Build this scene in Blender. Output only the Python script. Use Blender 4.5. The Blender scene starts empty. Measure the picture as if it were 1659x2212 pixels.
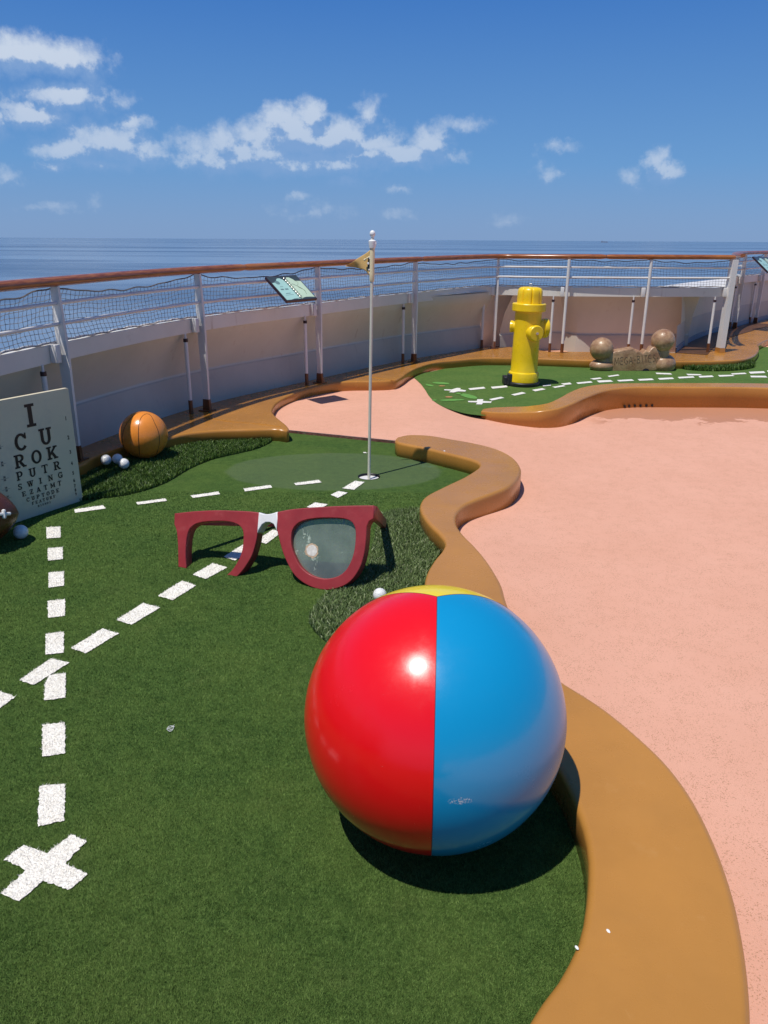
import bpy, bmesh, math, random
import numpy as np
from mathutils import Vector, Matrix
from mathutils.geometry import delaunay_2d_cdt

random.seed(7); RNG = np.random.default_rng(11)
sc = bpy.context.scene
COL = sc.collection

# ---------------------------------------------------------------- camera
F = 1662.0; PITCH = math.radians(19.5); ROLL = math.radians(.345)
CAM = Vector((0, 0, 1.5))
RM = Matrix.Rotation(math.pi/2 - PITCH, 3, 'X') @ Matrix.Rotation(ROLL, 3, 'Z')
cd = bpy.data.cameras.new('camera'); cam = bpy.data.objects.new('camera', cd); COL.objects.link(cam)
cam.matrix_world = Matrix.Translation(CAM) @ RM.to_4x4()
cd.sensor_fit = 'VERTICAL'; cd.sensor_height = 36; cd.lens = F/2212*36
cd.clip_start = .05; cd.clip_end = 200000
sc.camera = cam

def ray(px, py): return RM @ Vector(((px-829.5)/F, -(py-1106)/F, -1))
def W(px, py, z=0.0):                       # photo point -> where it lies on the level plane z
    d = ray(px, py); return CAM + d*((z-CAM.z)/d.z)
def W2(px, py, z=0.0):
    p = W(px, py, z); return (p.x, p.y)
def atY(px, py, y):
    d = ray(px, py); return CAM + d*(y/d.y)

# ---------------------------------------------------------------- light, sky
SUN_EL, SUN_AZ = math.radians(69), math.radians(46)     # light travels towards +x +y
sd = bpy.data.lights.new('sun', 'SUN'); sd.energy = 4.1; sd.angle = math.radians(.53); sd.color = (1, .955, .88)
so = bpy.data.objects.new('sun', sd); COL.objects.link(so)
ldir = Vector((math.sin(SUN_AZ)*math.cos(SUN_EL), math.cos(SUN_AZ)*math.cos(SUN_EL), -math.sin(SUN_EL)))
so.rotation_euler = ldir.to_track_quat('-Z', 'Y').to_euler(); so.location = (-3, -3, 12)

sc.view_settings.view_transform = 'Standard'; sc.view_settings.look = 'None'
sc.view_settings.exposure = 0.0; sc.view_settings.gamma = 1.0

world = bpy.data.worlds.new('World'); sc.world = world; world.use_nodes = True

class NT:
    """small helper to wire shader nodes"""
    def __init__(s, tree): s.t = tree
    def n(s, typ, **kw):
        nd = s.t.nodes.new(typ)
        for k, v in kw.items(): setattr(nd, k, v)
        return nd
    def link(s, a, b): s.t.links.new(a, b)
    def put(s, inp, v):
        if hasattr(v, 'links') or hasattr(v, 'is_output'): s.link(v, inp)
        else: inp.default_value = v
    def m(s, op, a, b=None, c=None, clamp=False):
        nd = s.n('ShaderNodeMath', operation=op, use_clamp=clamp)
        s.put(nd.inputs[0], a)
        if b is not None: s.put(nd.inputs[1], b)
        if c is not None: s.put(nd.inputs[2], c)
        return nd.outputs[0]
    def vm(s, op, a, b=None, sc_=None):
        nd = s.n('ShaderNodeVectorMath', operation=op); s.put(nd.inputs[0], a)
        if b is not None: s.put(nd.inputs[1], b)
        if sc_ is not None: s.put(nd.inputs['Scale'], sc_)
        return nd.outputs[1] if op in ('LENGTH', 'DOT_PRODUCT', 'DISTANCE') else nd.outputs[0]
    def noise(s, vec, scale, detail=2, rough=.5, dist=0.0, out=0):
        nd = s.n('ShaderNodeTexNoise'); s.put(nd.inputs['Vector'], vec)
        nd.inputs['Scale'].default_value = scale; nd.inputs['Detail'].default_value = detail
        nd.inputs['Roughness'].default_value = rough; nd.inputs['Distortion'].default_value = dist
        return nd.outputs[out]
    def step(s, v, lo, hi, a=0.0, b=1.0):
        nd = s.n('ShaderNodeMapRange', interpolation_type='SMOOTHSTEP'); s.put(nd.inputs[0], v)
        nd.inputs[1].default_value = lo; nd.inputs[2].default_value = hi
        nd.inputs[3].default_value = a; nd.inputs[4].default_value = b
        return nd.outputs[0]
    def mix(s, f, a, b, mode='MIX'):
        nd = s.n('ShaderNodeMix', data_type='RGBA', blend_type=mode); s.put(nd.inputs[0], f)
        s.put(nd.inputs[6], a if not isinstance(a, tuple) else (*a[:3], 1)); s.put(nd.inputs[7], b if not isinstance(b, tuple) else (*b[:3], 1))
        return nd.outputs[2]

def azel(px, py):
    d = ray(px, py).normalized(); return math.atan2(d.x, d.y), math.asin(d.z)

# cloud shapes as directions in the sky: (x, y, half width, half height, strength) in photo points
CLOUDS = [(40, 112, 80, 36, 1.0), (135, 128, 75, 32, .95), (190, 135, 30, 34, .6),
 (150, 208, 82, 24, .8), (75, 249, 58, 20, .9), (215, 232, 20, 12, .3), (287, 265, 30, 12, .5),
 (150, 325, 62, 26, .85), (235, 305, 75, 34, .85), (300, 330, 52, 26, .7), (118, 362, 26, 9, .6), (215, 355, 60, 12, .45),
 (478, 305, 36, 30, .8), (460, 340, 78, 26, .8), (600, 252, 30, 26, 1.0), (672, 250, 28, 30, 1.0), (640, 290, 80, 40, 1.1), (730, 292, 60, 30, 1.0),
 (560, 330, 90, 34, .95), (660, 345, 110, 24, .8), (800, 312, 70, 26, .7), (870, 328, 70, 16, .9), (930, 305, 36, 26, .85), (780, 335, 90, 14, .7),
 (798, 247, 22, 22, .5), (995, 268, 34, 12, .35), (745, 390, 22, 13, .5), (690, 368, 50, 8, .3), (858, 405, 18, 6, .3), (643, 423, 18, 8, .4),
 (1218, 318, 18, 8, .28), (1188, 377, 16, 12, .28), (1165, 350, 8, 10, .15), (1418, 345, 22, 22, .75), (1438, 370, 26, 22, .8), (1360, 387, 18, 13, .4),
 (10, 377, 26, 12, .35), (208, 440, 10, 9, .2), (110, 449, 30, 6, .3), (470, 345, 95, 24, .75), (600, 352, 110, 22, .8), (715, 350, 110, 22, .75), (845, 338, 105, 18, .75), (430, 320, 50, 24, .5), (560, 290, 60, 26, .7), (690, 300, 80, 34, .9), (855, 462, 22, 8, .3), (1090, 478, 16, 6, .2), (680, 455, 40, 10, .2), (1210, 368, 10, 8, .3), (-10, 250, 16, 34, .5)]

g = bpy.data.node_groups.new('cloud_density', 'ShaderNodeTree')
g.interface.new_socket('uv', in_out='INPUT', socket_type='NodeSocketVector')
g.interface.new_socket('density', in_out='OUTPUT', socket_type='NodeSocketFloat')
G = NT(g); gi = G.n('NodeGroupInput'); go = G.n('NodeGroupOutput')
uv0 = gi.outputs[0]
w1 = G.vm('SUBTRACT', G.noise(uv0, 26, 6, .68, out=1), (.5, .5, .5))
uvw = G.vm('ADD', uv0, G.vm('MULTIPLY', w1, (.045, .03, 0)))
acc = None
for (cx, cy, rx, ry, st) in CLOUDS:
    a, e = azel(cx, cy); a2, _ = azel(cx+rx, cy); _, e2 = azel(cx, cy-ry)
    q = G.vm('MULTIPLY', G.vm('SUBTRACT', uvw, (a, e, 0)), (1/abs(a2-a)/1.22, 1/abs(e2-e)/1.22, 0))
    l = G.vm('LENGTH', q)
    b = G.m('MULTIPLY', G.m('SUBTRACT', 1.25, l), st)
    acc = b if acc is None else G.m('SMOOTH_MAX', acc, b, .15)
fb = G.noise(uv0, 60, 6, .62)
dens = G.m('ADD', acc, G.m('MULTIPLY', G.m('SUBTRACT', fb, .5), 1.15))
G.link(dens, go.inputs[0])

T = NT(world.node_tree); world.node_tree.nodes.clear()
out = T.n('ShaderNodeOutputWorld'); bg = T.n('ShaderNodeBackground'); T.link(bg.outputs[0], out.inputs[0])
sky = T.n('ShaderNodeTexSky', sky_type='NISHITA'); sky.sun_disc = False
sky.sun_elevation = SUN_EL; sky.sun_rotation = SUN_AZ + math.pi
sky.altitude = 0; sky.air_density = 1.0; sky.dust_density = .6; sky.ozone_density = 2.2
tc = T.n('ShaderNodeTexCoord'); sx = T.n('ShaderNodeSeparateXYZ'); T.link(tc.outputs['Generated'], sx.inputs[0])
az = T.m('ARCTAN2', sx.outputs[0], sx.outputs[1]); el = T.m('ARCSINE', sx.outputs[2])
cx_ = T.n('ShaderNodeCombineXYZ'); T.link(az, cx_.inputs[0]); T.link(el, cx_.inputs[1])
def dgrp(vec):
    nd = T.n('ShaderNodeGroup'); nd.node_tree = g; T.link(vec, nd.inputs[0]); return nd.outputs[0]
d0 = dgrp(cx_.outputs[0]); d1 = dgrp(T.vm('ADD', cx_.outputs[0], (-.004, .016, 0)))
alpha = T.m('MULTIPLY', T.step(d0, -.26, .80), .92)
lit = T.step(T.m('ADD', T.m('SUBTRACT', d0, d1), T.m('MULTIPLY', T.m('SUBTRACT', T.noise(cx_.outputs[0], 90, 4, .6), .5), .5)), -.12, .42)
rp_ = T.n('ShaderNodeValToRGB'); T.link(T.m('DIVIDE', el, 1.5, clamp=True), rp_.inputs[0])
cr = rp_.color_ramp
for i, (p_, c3) in enumerate([(0, (.225, .385, .68)), (.055, (.135, .350, .72)), (.17, (.046, .205, .62)), (.36, (.026, .115, .38))]):
    e_ = cr.elements[i] if i < 2 else cr.elements.new(p_)
    e_.position = p_; e_.color = (*c3, 1)
skyc = T.mix(.88, sky.outputs[0], T.vm('SCALE', rp_.outputs[0], sc_=10.9))
ccol = T.mix(lit, (2.9, 4.7, 8.0), (7.4, 8.4, 9.9))
low = T.step(el, .0, .2, .45, 1.0)          # low clouds sit in more air
thin = T.m('MULTIPLY', alpha, low)
final = T.mix(thin, skyc, ccol)
T.link(final, bg.inputs[0]); bg.inputs[1].default_value = .082

# ---------------------------------------------------------------- helpers
def tag(o, label=None, cat=None, group=None, kind=None):
    if label: o['label'] = label
    if cat: o['category'] = cat
    if group: o['group'] = group
    if kind: o['kind'] = kind
    return o
def empty(name, loc, label, cat, group=None):
    o = bpy.data.objects.new(name, None); COL.objects.link(o); o.location = loc; o.empty_display_size = .1
    return tag(o, label, cat, group)
def obj(name, me, mat=None, parent=None, smooth=None):
    o = bpy.data.objects.new(name, me); COL.objects.link(o)
    if mat:
        for mm in (mat if isinstance(mat, (list, tuple)) else [mat]): me.materials.append(mm)
    if smooth is not None: me.polygons.foreach_set('use_smooth', [smooth]*len(me.polygons))
    if parent:                                   # geometry is written in world space; keep it there
        o.parent = parent; o.matrix_parent_inverse = Matrix.Translation(parent.location).inverted() if not parent.parent else Matrix.Identity(4)
        if parent.type == 'MESH': o.matrix_parent_inverse = Matrix.Identity(4)
    return o
def mesh(name, vs, fs):
    me = bpy.data.meshes.new(name); me.from_pydata([tuple(v) for v in vs], [], fs); me.update(); return me
def tris(name, V, Fi):
    me = bpy.data.meshes.new(name); V = np.asarray(V, np.float32); Fi = np.asarray(Fi, np.int32)
    me.vertices.add(len(V)); me.vertices.foreach_set('co', V.ravel())
    me.loops.add(Fi.size); me.loops.foreach_set('vertex_index', Fi.ravel())
    me.polygons.add(len(Fi)); me.polygons.foreach_set('loop_start', np.arange(0, Fi.size, 3, dtype=np.int32))
    me.polygons.foreach_set('loop_total', np.full(len(Fi), 3, np.int32)); me.update(calc_edges=True); me.validate(); return me
class MB:
    def __init__(s): s.v = []; s.f = []; s.mi = []; s.sm = []; s.cur = 0
    def add(s, vs, fs, smooth=False):
        o = len(s.v); s.v += [tuple(v) for v in vs]; s.f += [tuple(i+o for i in f) for f in fs]
        s.mi += [s.cur]*len(fs); s.sm += [smooth]*len(fs); return s
    def box(s, c, d, M=None, b=0.0):
        c = Vector(c); h = [x/2 for x in d]; M = M or Matrix.Identity(3)
        if b <= 0:
            vs = [c + M @ Vector((sx*h[0], sy*h[1], sz*h[2])) for sx in (-1, 1) for sy in (-1, 1) for sz in (-1, 1)]
            return s.add(vs, [(0, 1, 3, 2), (4, 6, 7, 5), (0, 4, 5, 1), (2, 3, 7, 6), (0, 2, 6, 4), (1, 5, 7, 3)])
        bm = bmesh.new(); bmesh.ops.create_cube(bm, size=1)
        for v in bm.verts: v.co = Vector((v.co.x*d[0], v.co.y*d[1], v.co.z*d[2]))
        bmesh.ops.bevel(bm, geom=bm.edges[:], offset=b, segments=3, affect='EDGES', profile=.5)
        bm.verts.ensure_lookup_table(); vs = [c + M @ v.co for v in bm.verts]
        fs = [[v.index for v in f.verts] for f in bm.faces]; bm.free(); return s.add(vs, fs, True)
    def tube(s, pts, r, n=10, caps=True, sy=1.0, up=None, closed=False):
        pts = [Vector(p) for p in pts]; N = len(pts); rr = r if isinstance(r, (list, tuple)) else [r]*N; vs = []
        ref = up or Vector((0, 0, 1)); pa = None
        for i, p in enumerate(pts):
            if closed: t = (pts[(i+1) % N]-pts[i-1]).normalized()
            else: t = (pts[min(i+1, N-1)]-pts[max(i-1, 0)]).normalized()
            if pa is None:
                rf = ref if abs(t.dot(ref)) < .95 else Vector((1, 0, 0))
                a = t.cross(rf).normalized()
            else: a = (pa - t*pa.dot(t)).normalized()
            pa = a; b = t.cross(a).normalized() if False else a.cross(t).normalized()
            for k in range(n):
                an = 2*math.pi*k/n; vs.append(p + a*(rr[i]*math.cos(an)) + b*(rr[i]*sy*math.sin(an)))
        fs = []; M_ = N if closed else N-1
        for i in range(M_):
            j = (i+1) % N
            for k in range(n):
                k2 = (k+1) % n; fs.append((i*n+k, i*n+k2, j*n+k2, j*n+k))
        s.add(vs, fs, True)
        if caps and not closed:
            o = len(s.v)-len(vs); s.f += [tuple(o+k for k in range(n))[::-1], tuple(o+(N-1)*n+k for k in range(n))]; s.mi += [s.cur]*2; s.sm += [False]*2
        return s
    def lathe(s, prof, c=(0, 0, 0), M=None, n=32, fn=None):
        c = Vector(c); M = M or Matrix.Identity(3); vs = []
        for (r, z) in prof:
            for k in range(n):
                a = 2*math.pi*k/n; q = fn(r, z, a) if fn else r
                vs.append(c + M @ Vector((q*math.cos(a), q*math.sin(a), z)))
        fs = []
        for i in range(len(prof)-1):
            for k in range(n):
                k2 = (k+1) % n; fs.append((i*n+k, i*n+k2, (i+1)*n+k2, (i+1)*n+k))
        fs.append(tuple(range(n))[::-1]); fs.append(tuple((len(prof)-1)*n+k for k in range(n)))
        s.add(vs, fs, True); return s
    def build(s, name, mat, parent=None, sharp=35):
        me = bpy.data.meshes.new(name); me.from_pydata(s.v, [], s.f); me.update()
        me.polygons.foreach_set('use_smooth', s.sm); me.polygons.foreach_set('material_index', s.mi)
        bm = bmesh.new(); bm.from_mesh(me); bmesh.ops.recalc_face_normals(bm, faces=bm.faces)
        th = math.radians(sharp)
        for e in bm.edges:
            if len(e.link_faces) == 2 and e.calc_face_angle(0) > th: e.smooth = False
        bm.to_mesh(me); bm.free()
        return obj(name, me, mat, parent)

def spline(pts, step=.04, closed=False):
    """Catmull-Rom through pts, resampled"""
    P = [np.array(p, float) for p in pts]; n = len(P); outp = []
    rng = range(n if closed else n-1)
    for i in rng:
        if closed: p0, p1, p2, p3 = P[i-1], P[i], P[(i+1) % n], P[(i+2) % n]
        else: p0, p1, p2, p3 = P[max(i-1, 0)], P[i], P[i+1], P[min(i+2, n-1)]
        m = max(1, int(np.linalg.norm(p2-p1)/step))
        # centripetal parametrisation keeps uneven points smooth
        t01 = max(np.linalg.norm(p1-p0), 1e-6)**.5; t12 = max(np.linalg.norm(p2-p1), 1e-6)**.5; t23 = max(np.linalg.norm(p3-p2), 1e-6)**.5
        m1 = p2-p1+t12*((p1-p0)/t01-(p2-p0)/(t01+t12)) if np.linalg.norm(p1-p0) > 1e-6 else p2-p1
        m2 = p2-p1+t12*((p3-p2)/t23-(p3-p1)/(t12+t23)) if np.linalg.norm(p3-p2) > 1e-6 else p2-p1
        for k in range(m):
            t = k/m
            outp.append((2*t**3-3*t**2+1)*p1+(t**3-2*t**2+t)*m1+(-2*t**3+3*t**2)*p2+(t**3-t**2)*m2)
    if not closed: outp.append(P[-1])
    return outp
def area(p): return .5*sum(p[i-1][0]*p[i][1]-p[i][0]*p[i-1][1] for i in range(len(p)))
def offset(p, d):
    """inset of a CCW outline by d"""
    n = len(p); o = []
    for i in range(n):
        a = np.array(p[i])-np.array(p[i-1]); b = np.array(p[(i+1) % n])-np.array(p[i])
        a = a/max(np.linalg.norm(a), 1e-9); b = b/max(np.linalg.norm(b), 1e-9); t = a+b
        L = np.linalg.norm(t)
        if L < 1e-6: o.append(np.array(p[i])); continue
        nn = np.array((-t[1], t[0]))/L; c = max(.5, nn @ np.array((-a[1], a[0]))); o.append(np.array(p[i])+nn*d/c)
    return o
def cdt(outer, holes=()):
    loops = [outer]+list(holes); vs = []; es = []; fc = []
    for L in loops:
        o = len(vs); vs += [Vector((float(q[0]), float(q[1]))) for q in L]; es += [(o+i, o+(i+1) % len(L)) for i in range(len(L))]
        fc.append(list(range(o, o+len(L))))
    if not holes:
        r = delaunay_2d_cdt(vs, es, fc, 1, 1e-7); return r[0], r[2]
    r = delaunay_2d_cdt(vs, es, [], 0, 1e-7); V = np.array([(q.x, q.y) for q in r[0]]); T_ = [f for f in r[2]]
    cen = np.array([V[list(f)].mean(0) for f in T_]); k = inside(cen, [tuple(q) for q in outer])
    for h in holes: k &= ~inside(cen, [tuple(q) for q in h])
    return r[0], [f for f, kk in zip(T_, k) if kk]
def slab(name, outline, z0, z1, r=.02, mat=None, parent=None, segs=5, to3=None, holes=(), back=True):
    """a solid with a rounded upper edge; to3(x, y, z) maps to space"""
    if area(outline) < 0: outline = outline[::-1]
    to3 = to3 or (lambda x, y, z: (x, y, z)); mb = MB()
    loops = [(outline, 1)]+[(h if area(h) > 0 else h[::-1], -1) for h in holes]; last = []
    for L, sg in loops:
        rings = [(L, z0)]
        for k in range(segs+1):
            a = k/segs*math.pi/2; rings.append((offset(L, sg*r*(1-math.cos(a))), z1-r+r*math.sin(a)))
        n = len(L); vs = [to3(q[0], q[1], z) for (ring, z) in rings for q in ring]; fs = []
        for i in range(len(rings)-1):
            for k in range(n):
                k2 = (k+1) % n; f = (i*n+k, i*n+k2, (i+1)*n+k2, (i+1)*n+k); fs.append(f if sg > 0 else f[::-1])
        mb.add(vs, fs, True); last.append(rings[-1][0])
    v2, f2 = cdt(last[0], last[1:])
    mb.add([to3(q.x, q.y, z1) for q in v2], f2, False)
    if back:
        v3, f3 = cdt(loops[0][0], [l[0] for l in loops[1:]])
        mb.add([to3(q.x, q.y, z0) for q in v3], [tuple(f)[::-1] for f in f3], False)
    me = bpy.data.meshes.new(name); me.from_pydata(mb.v, [], mb.f); me.update()
    me.polygons.foreach_set('use_smooth', mb.sm)
    bm = bmesh.new(); bm.from_mesh(me); bmesh.ops.remove_doubles(bm, verts=bm.verts, dist=1e-6); bmesh.ops.recalc_face_normals(bm, faces=bm.faces); bm.to_mesh(me); bm.free()
    return obj(name, me, mat, parent)
def inside(P, poly):
    x, y = P[:, 0], P[:, 1]; r = np.zeros(len(P), bool); n = len(poly)
    for i in range(n):
        x1, y1 = poly[i-1]; x2, y2 = poly[i]
        c = ((y1 > y) != (y2 > y)); xi = (x2-x1)*(y-y1)/((y2-y1) if y2 != y1 else 1e-12)+x1
        r ^= c & (x < xi)
    return r

# ---------------------------------------------------------------- materials
def newmat(name):
    m = bpy.data.materials.new(name); m.use_nodes = True; t = NT(m.node_tree)
    b = m.node_tree.nodes['Principled BSDF']; return m, t, b
def simple(name, col, rough=.5, var=.08, scale=3.0, spec=.5, metal=0.0, bump=0.0, bscale=40, coat=0.0, dirt=None, rvar=0.0, streak=None):
    m, t, b = newmat(name); geo = t.n('ShaderNodeNewGeometry'); p = geo.outputs['Position']
    nz = t.noise(p, scale, 5, .6)
    c = t.mix(t.step(nz, .3, .7), tuple(x*(1-var) for x in col), tuple(min(1, x*(1+var)) for x in col))
    if dirt:
        dcol, dscale, lo, hi, amt = dirt
        c = t.mix(t.m('MULTIPLY', t.step(t.noise(p, dscale, 8, .7), lo, hi), amt), c, dcol)
    if streak:
        sn = t.noise(t.vm('MULTIPLY', p, (16, 16, .9)), 1.0, 5, .6)
        c = t.mix(t.m('MULTIPLY', t.m('MULTIPLY', t.step(sn, .60, .72), t.step(t.noise(p, 2.2, 3), .42, .6)), streak[1]), c, streak[0])
    t.link(c, b.inputs['Base Color']); b.inputs['Roughness'].default_value = rough
    if rvar: t.link(t.step(t.noise(p, scale*2.3, 4, .6), .3, .75, rough, rough+rvar), b.inputs['Roughness'])
    b.inputs['Specular IOR Level'].default_value = spec; b.inputs['Metallic'].default_value = metal
    b.inputs['Coat Weight'].default_value = coat; b.inputs['Coat Roughness'].default_value = .08
    if bump:
        bn = t.n('ShaderNodeBump'); bn.inputs['Strength'].default_value = 1; bn.inputs['Distance'].default_value = bump
        t.link(t.noise(p, bscale, 4, .6), bn.inputs['Height']); t.link(bn.outputs[0], b.inputs['Normal'])
    return m

HOLE = W(797, 1030)
def turf_mat(name, dark, light, spot=False, blades=False):
    m, t, b = newmat(name); geo = t.n('ShaderNodeNewGeometry'); p = geo.outputs['Position']
    fine = t.noise(p, 420, 3, .7); mid = t.noise(p, 90, 3, .6); big = t.noise(p, 2.2, 5, .6); clump = t.noise(p, 22, 3, .6)
    f = t.m('ADD', t.m('MULTIPLY', fine, .5), t.m('ADD', t.m('MULTIPLY', mid, .3), t.m('MULTIPLY', clump, .2)))
    c = t.mix(t.step(f, .36, .66), dark, light)
    c = t.mix(t.m('MULTIPLY', t.step(big, .35, .72), .35), c, tuple(x*y for x, y in zip(light, (1.15, 1.0, .95))))
    c = t.mix(t.m('MULTIPLY', t.step(t.noise(p, 5.5, 4, .7), .55, .8), .25), c, (.11, .115, .045))
    if spot:
        ce = W(722, 1016); ex = W(955, 1016).x-ce.x; ey = (W(722, 980).y-W(722, 1062).y)/2
        q = t.vm('MULTIPLY', t.vm('SUBTRACT', p, (ce.x, ce.y, 0)), (1/ex, 1/ey, 0))
        l = t.m('ADD', t.vm('LENGTH', q), t.m('MULTIPLY', t.m('SUBTRACT', t.noise(p, 6, 3), .5), .1))
        c = t.mix(t.step(l, 1.02, .96, 0, .42), c, (.115, .155, .085))
        q2 = t.vm('LENGTH', t.vm('MULTIPLY', t.vm('SUBTRACT', p, (.36, 5.2, 0)), (1/.32, 1/.14, 0)))
        c = t.mix(t.m('MULTIPLY', t.m('MULTIPLY', t.step(q2, 1.0, .2), t.step(t.noise(p, 9, 5, .7), .45, .7)), .35), c, (.09, .2, .2))
    t.link(c, b.inputs['Base Color']); b.inputs['Roughness'].default_value = .62 if blades else .85
    b.inputs['Specular IOR Level'].default_value = .12 if blades else .1
    if not blades:
        bn = t.n('ShaderNodeBump'); bn.inputs['Distance'].default_value = .006; bn.inputs['Strength'].default_value = 1
        t.link(f, bn.inputs['Height']); t.link(bn.outputs[0], b.inputs['Normal'])
    return m
M = {}
M['turf'] = turf_mat('short_turf', (.019, .048, .011), (.094, .168, .036), spot=True)
M['turf_blade'] = turf_mat('short_turf_blades', (.058, .114, .023), (.200, .304, .082), spot=True, blades=True)
M['far_turf'] = turf_mat('far_turf', (.042, .095, .020), (.120, .205, .050))
def blade_mat(name, a, b_, c_):
    m, t, b = newmat(name); at = t.n('ShaderNodeAttribute', attribute_name='tone', attribute_type='GEOMETRY')
    c = t.mix(t.step(at.outputs['Fac'], .0, .7), a, b_); c = t.mix(t.step(at.outputs['Fac'], .86, .95), c, c_)
    t.link(c, b.inputs['Base Color']); b.inputs['Roughness'].default_value = .42; b.inputs['Specular IOR Level'].default_value = .3
    b.inputs['Subsurface Weight'].default_value = 0; return m
M['long_grass'] = blade_mat('long_grass', (.024, .060, .010), (.085, .155, .026), (.22, .31, .09))
M['sage_grass'] = blade_mat('sage_grass', (.060, .105, .030), (.20, .28, .10), (.42, .47, .27))
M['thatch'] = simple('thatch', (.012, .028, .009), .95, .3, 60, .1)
M['white_turf'] = simple('white_turf', (.80, .78, .72), .8, .06, 30, .2, bump=.004, bscale=500, dirt=((.60, .54, .45), 12, .5, .8, .5))
M['white_blade'] = simple('white_blade', (.84, .81, .74), .7, .08, 200, .3, dirt=((.66, .60, .50), 12, .5, .8, .5))
M['leaf'] = simple('leaf_inlay', (.13, .32, .07), .8, .15, 60, .2, bump=.003, bscale=400)
M['leaf_orange'] = simple('leaf_inlay_orange', (.42, .22, .10), .8, .2, 60, .2)

def deck_mat():
    m, t, b = newmat('pink_rubber'); geo = t.n('ShaderNodeNewGeometry'); p = geo.outputs['Position']
    big = t.noise(p, 1.3, 5, .65); c = t.mix(t.step(big, .3, .75), (.70, .362, .246), (.745, .395, .276))
    c = t.mix(t.m('MULTIPLY', t.step(t.noise(p, 14, 4, .7), .5, .8), .10), c, (.78, .50, .36))
    sp = t.vm('ADD', p, t.vm('SCALE', t.noise(p, 60, 2, .5, out=1), sc_=.006))
    v = t.n('ShaderNodeTexVoronoi', feature='F1'); v.inputs['Scale'].default_value = 190; t.link(sp, v.inputs['Vector'])
    cl = t.noise(p, 16, 4, .65)
    thr = t.m('MULTIPLY', t.step(v.outputs['Distance'], .46, .28), t.step(t.m('ADD', t.m('MULTIPLY', cl, .6), t.m('MULTIPLY', t.noise(p, 130, 2), .7)), .58, .78))
    c = t.mix(t.m('MULTIPLY', thr, .75), c, (.36, .18, .09))
    c = t.mix(t.m('MULTIPLY', t.step(t.noise(p, 380, 2, .6), .6, .75), .25), c, (.90, .60, .48))
    # damp patch below the drain holes
    a1, a2 = W(1280, 915), W(1790, 905)
    sx = t.n('ShaderNodeSeparateXYZ'); t.link(p, sx.inputs[0])
    nz = t.m('MULTIPLY', t.m('SUBTRACT', t.noise(p, 1.5, 7, .72), .5), 2.4)
    edge = t.m('ADD', t.m('ADD', sx.outputs[1], t.m('MULTIPLY', sx.outputs[0], .02)), nz)
    wet = t.m('MULTIPLY', t.step(edge, 6.94, 6.97), t.m('MULTIPLY', t.step(sx.outputs[0], 1.75, 2.1), t.step(sx.outputs[1], 8.2, 8.1)))
    c = t.mix(t.m('MULTIPLY', wet, .75), c, (.50, .22, .115))
    t.link(c, b.inputs['Base Color']); t.link(t.step(wet, 0, 1, .78, .35), b.inputs['Roughness']); b.inputs['Specular IOR Level'].default_value = .3
    bn = t.n('ShaderNodeBump'); bn.inputs['Distance'].default_value = .0018
    t.link(t.noise(p, 330, 3, .7), bn.inputs['Height']); t.link(bn.outputs[0], b.inputs['Normal'])
    return m
M['pink'] = deck_mat()

def gel(name, col, rough=.22, chips=True, wave=.0012):
    m, t, b = newmat(name); geo = t.n('ShaderNodeNewGeometry'); p = geo.outputs['Position']
    c = t.mix(t.step(t.noise(p, 1.7, 5, .6), .3, .72), tuple(x*.90 for x in col), tuple(min(1, x*1.08) for x in col))
    c = t.mix(t.m('MULTIPLY', t.step(t.noise(p, 9, 8, .75), .58, .78), .22 if chips else .06), c, (.62, .36, .14))
    c = t.mix(t.m('MULTIPLY', t.step(t.noise(t.vm('MULTIPLY', p, (1, 2.5, 1)), 26, 6, .8), .60, .70), .12), c, (.30, .13, .03))
    if chips:
        v = t.n('ShaderNodeTexVoronoi', feature='F1'); v.inputs['Scale'].default_value = 9; t.link(p, v.inputs['Vector'])
        d2 = t.m('ADD', v.outputs['Distance'], t.m('MULTIPLY', t.noise(p, 160, 2), .03))
        sel = t.m('GREATER_THAN', t.n('ShaderNodeSeparateColor').outputs[0], .5) if False else t.step(v.outputs['Color'], .70, .72)
        c = t.mix(t.m('MULTIPLY', t.step(d2, .047, .040), t.m('MULTIPLY', sel, .8)), c, (.80, .74, .62))
    t.link(c, b.inputs['Base Color'])
    t.link(t.step(t.noise(p, 6, 6, .7), .35, .75, rough, rough+.16), b.inputs['Roughness']); b.inputs['Specular IOR Level'].default_value = .5
    bn = t.n('ShaderNodeBump'); bn.inputs['Distance'].default_value = wave; bn.inputs['Strength'].default_value = .6
    t.link(t.m('ADD', t.noise(p, 6, 1), t.m('MULTIPLY', t.noise(p, 30, 1), .05)), bn.inputs['Height']); t.link(bn.outputs[0], b.inputs['Normal'])
    return m
M['ochre'] = gel('ochre_gelcoat', (.45, .205, .042))
M['ledge'] = gel('ledge_gelcoat', (.43, .19, .035), .18, False, .002)
M['brown'] = simple('brown_paint', (.16, .055, .018), .35, .15, 8, dirt=((.35, .20, .12), 40, .62, .7, .5))
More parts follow.
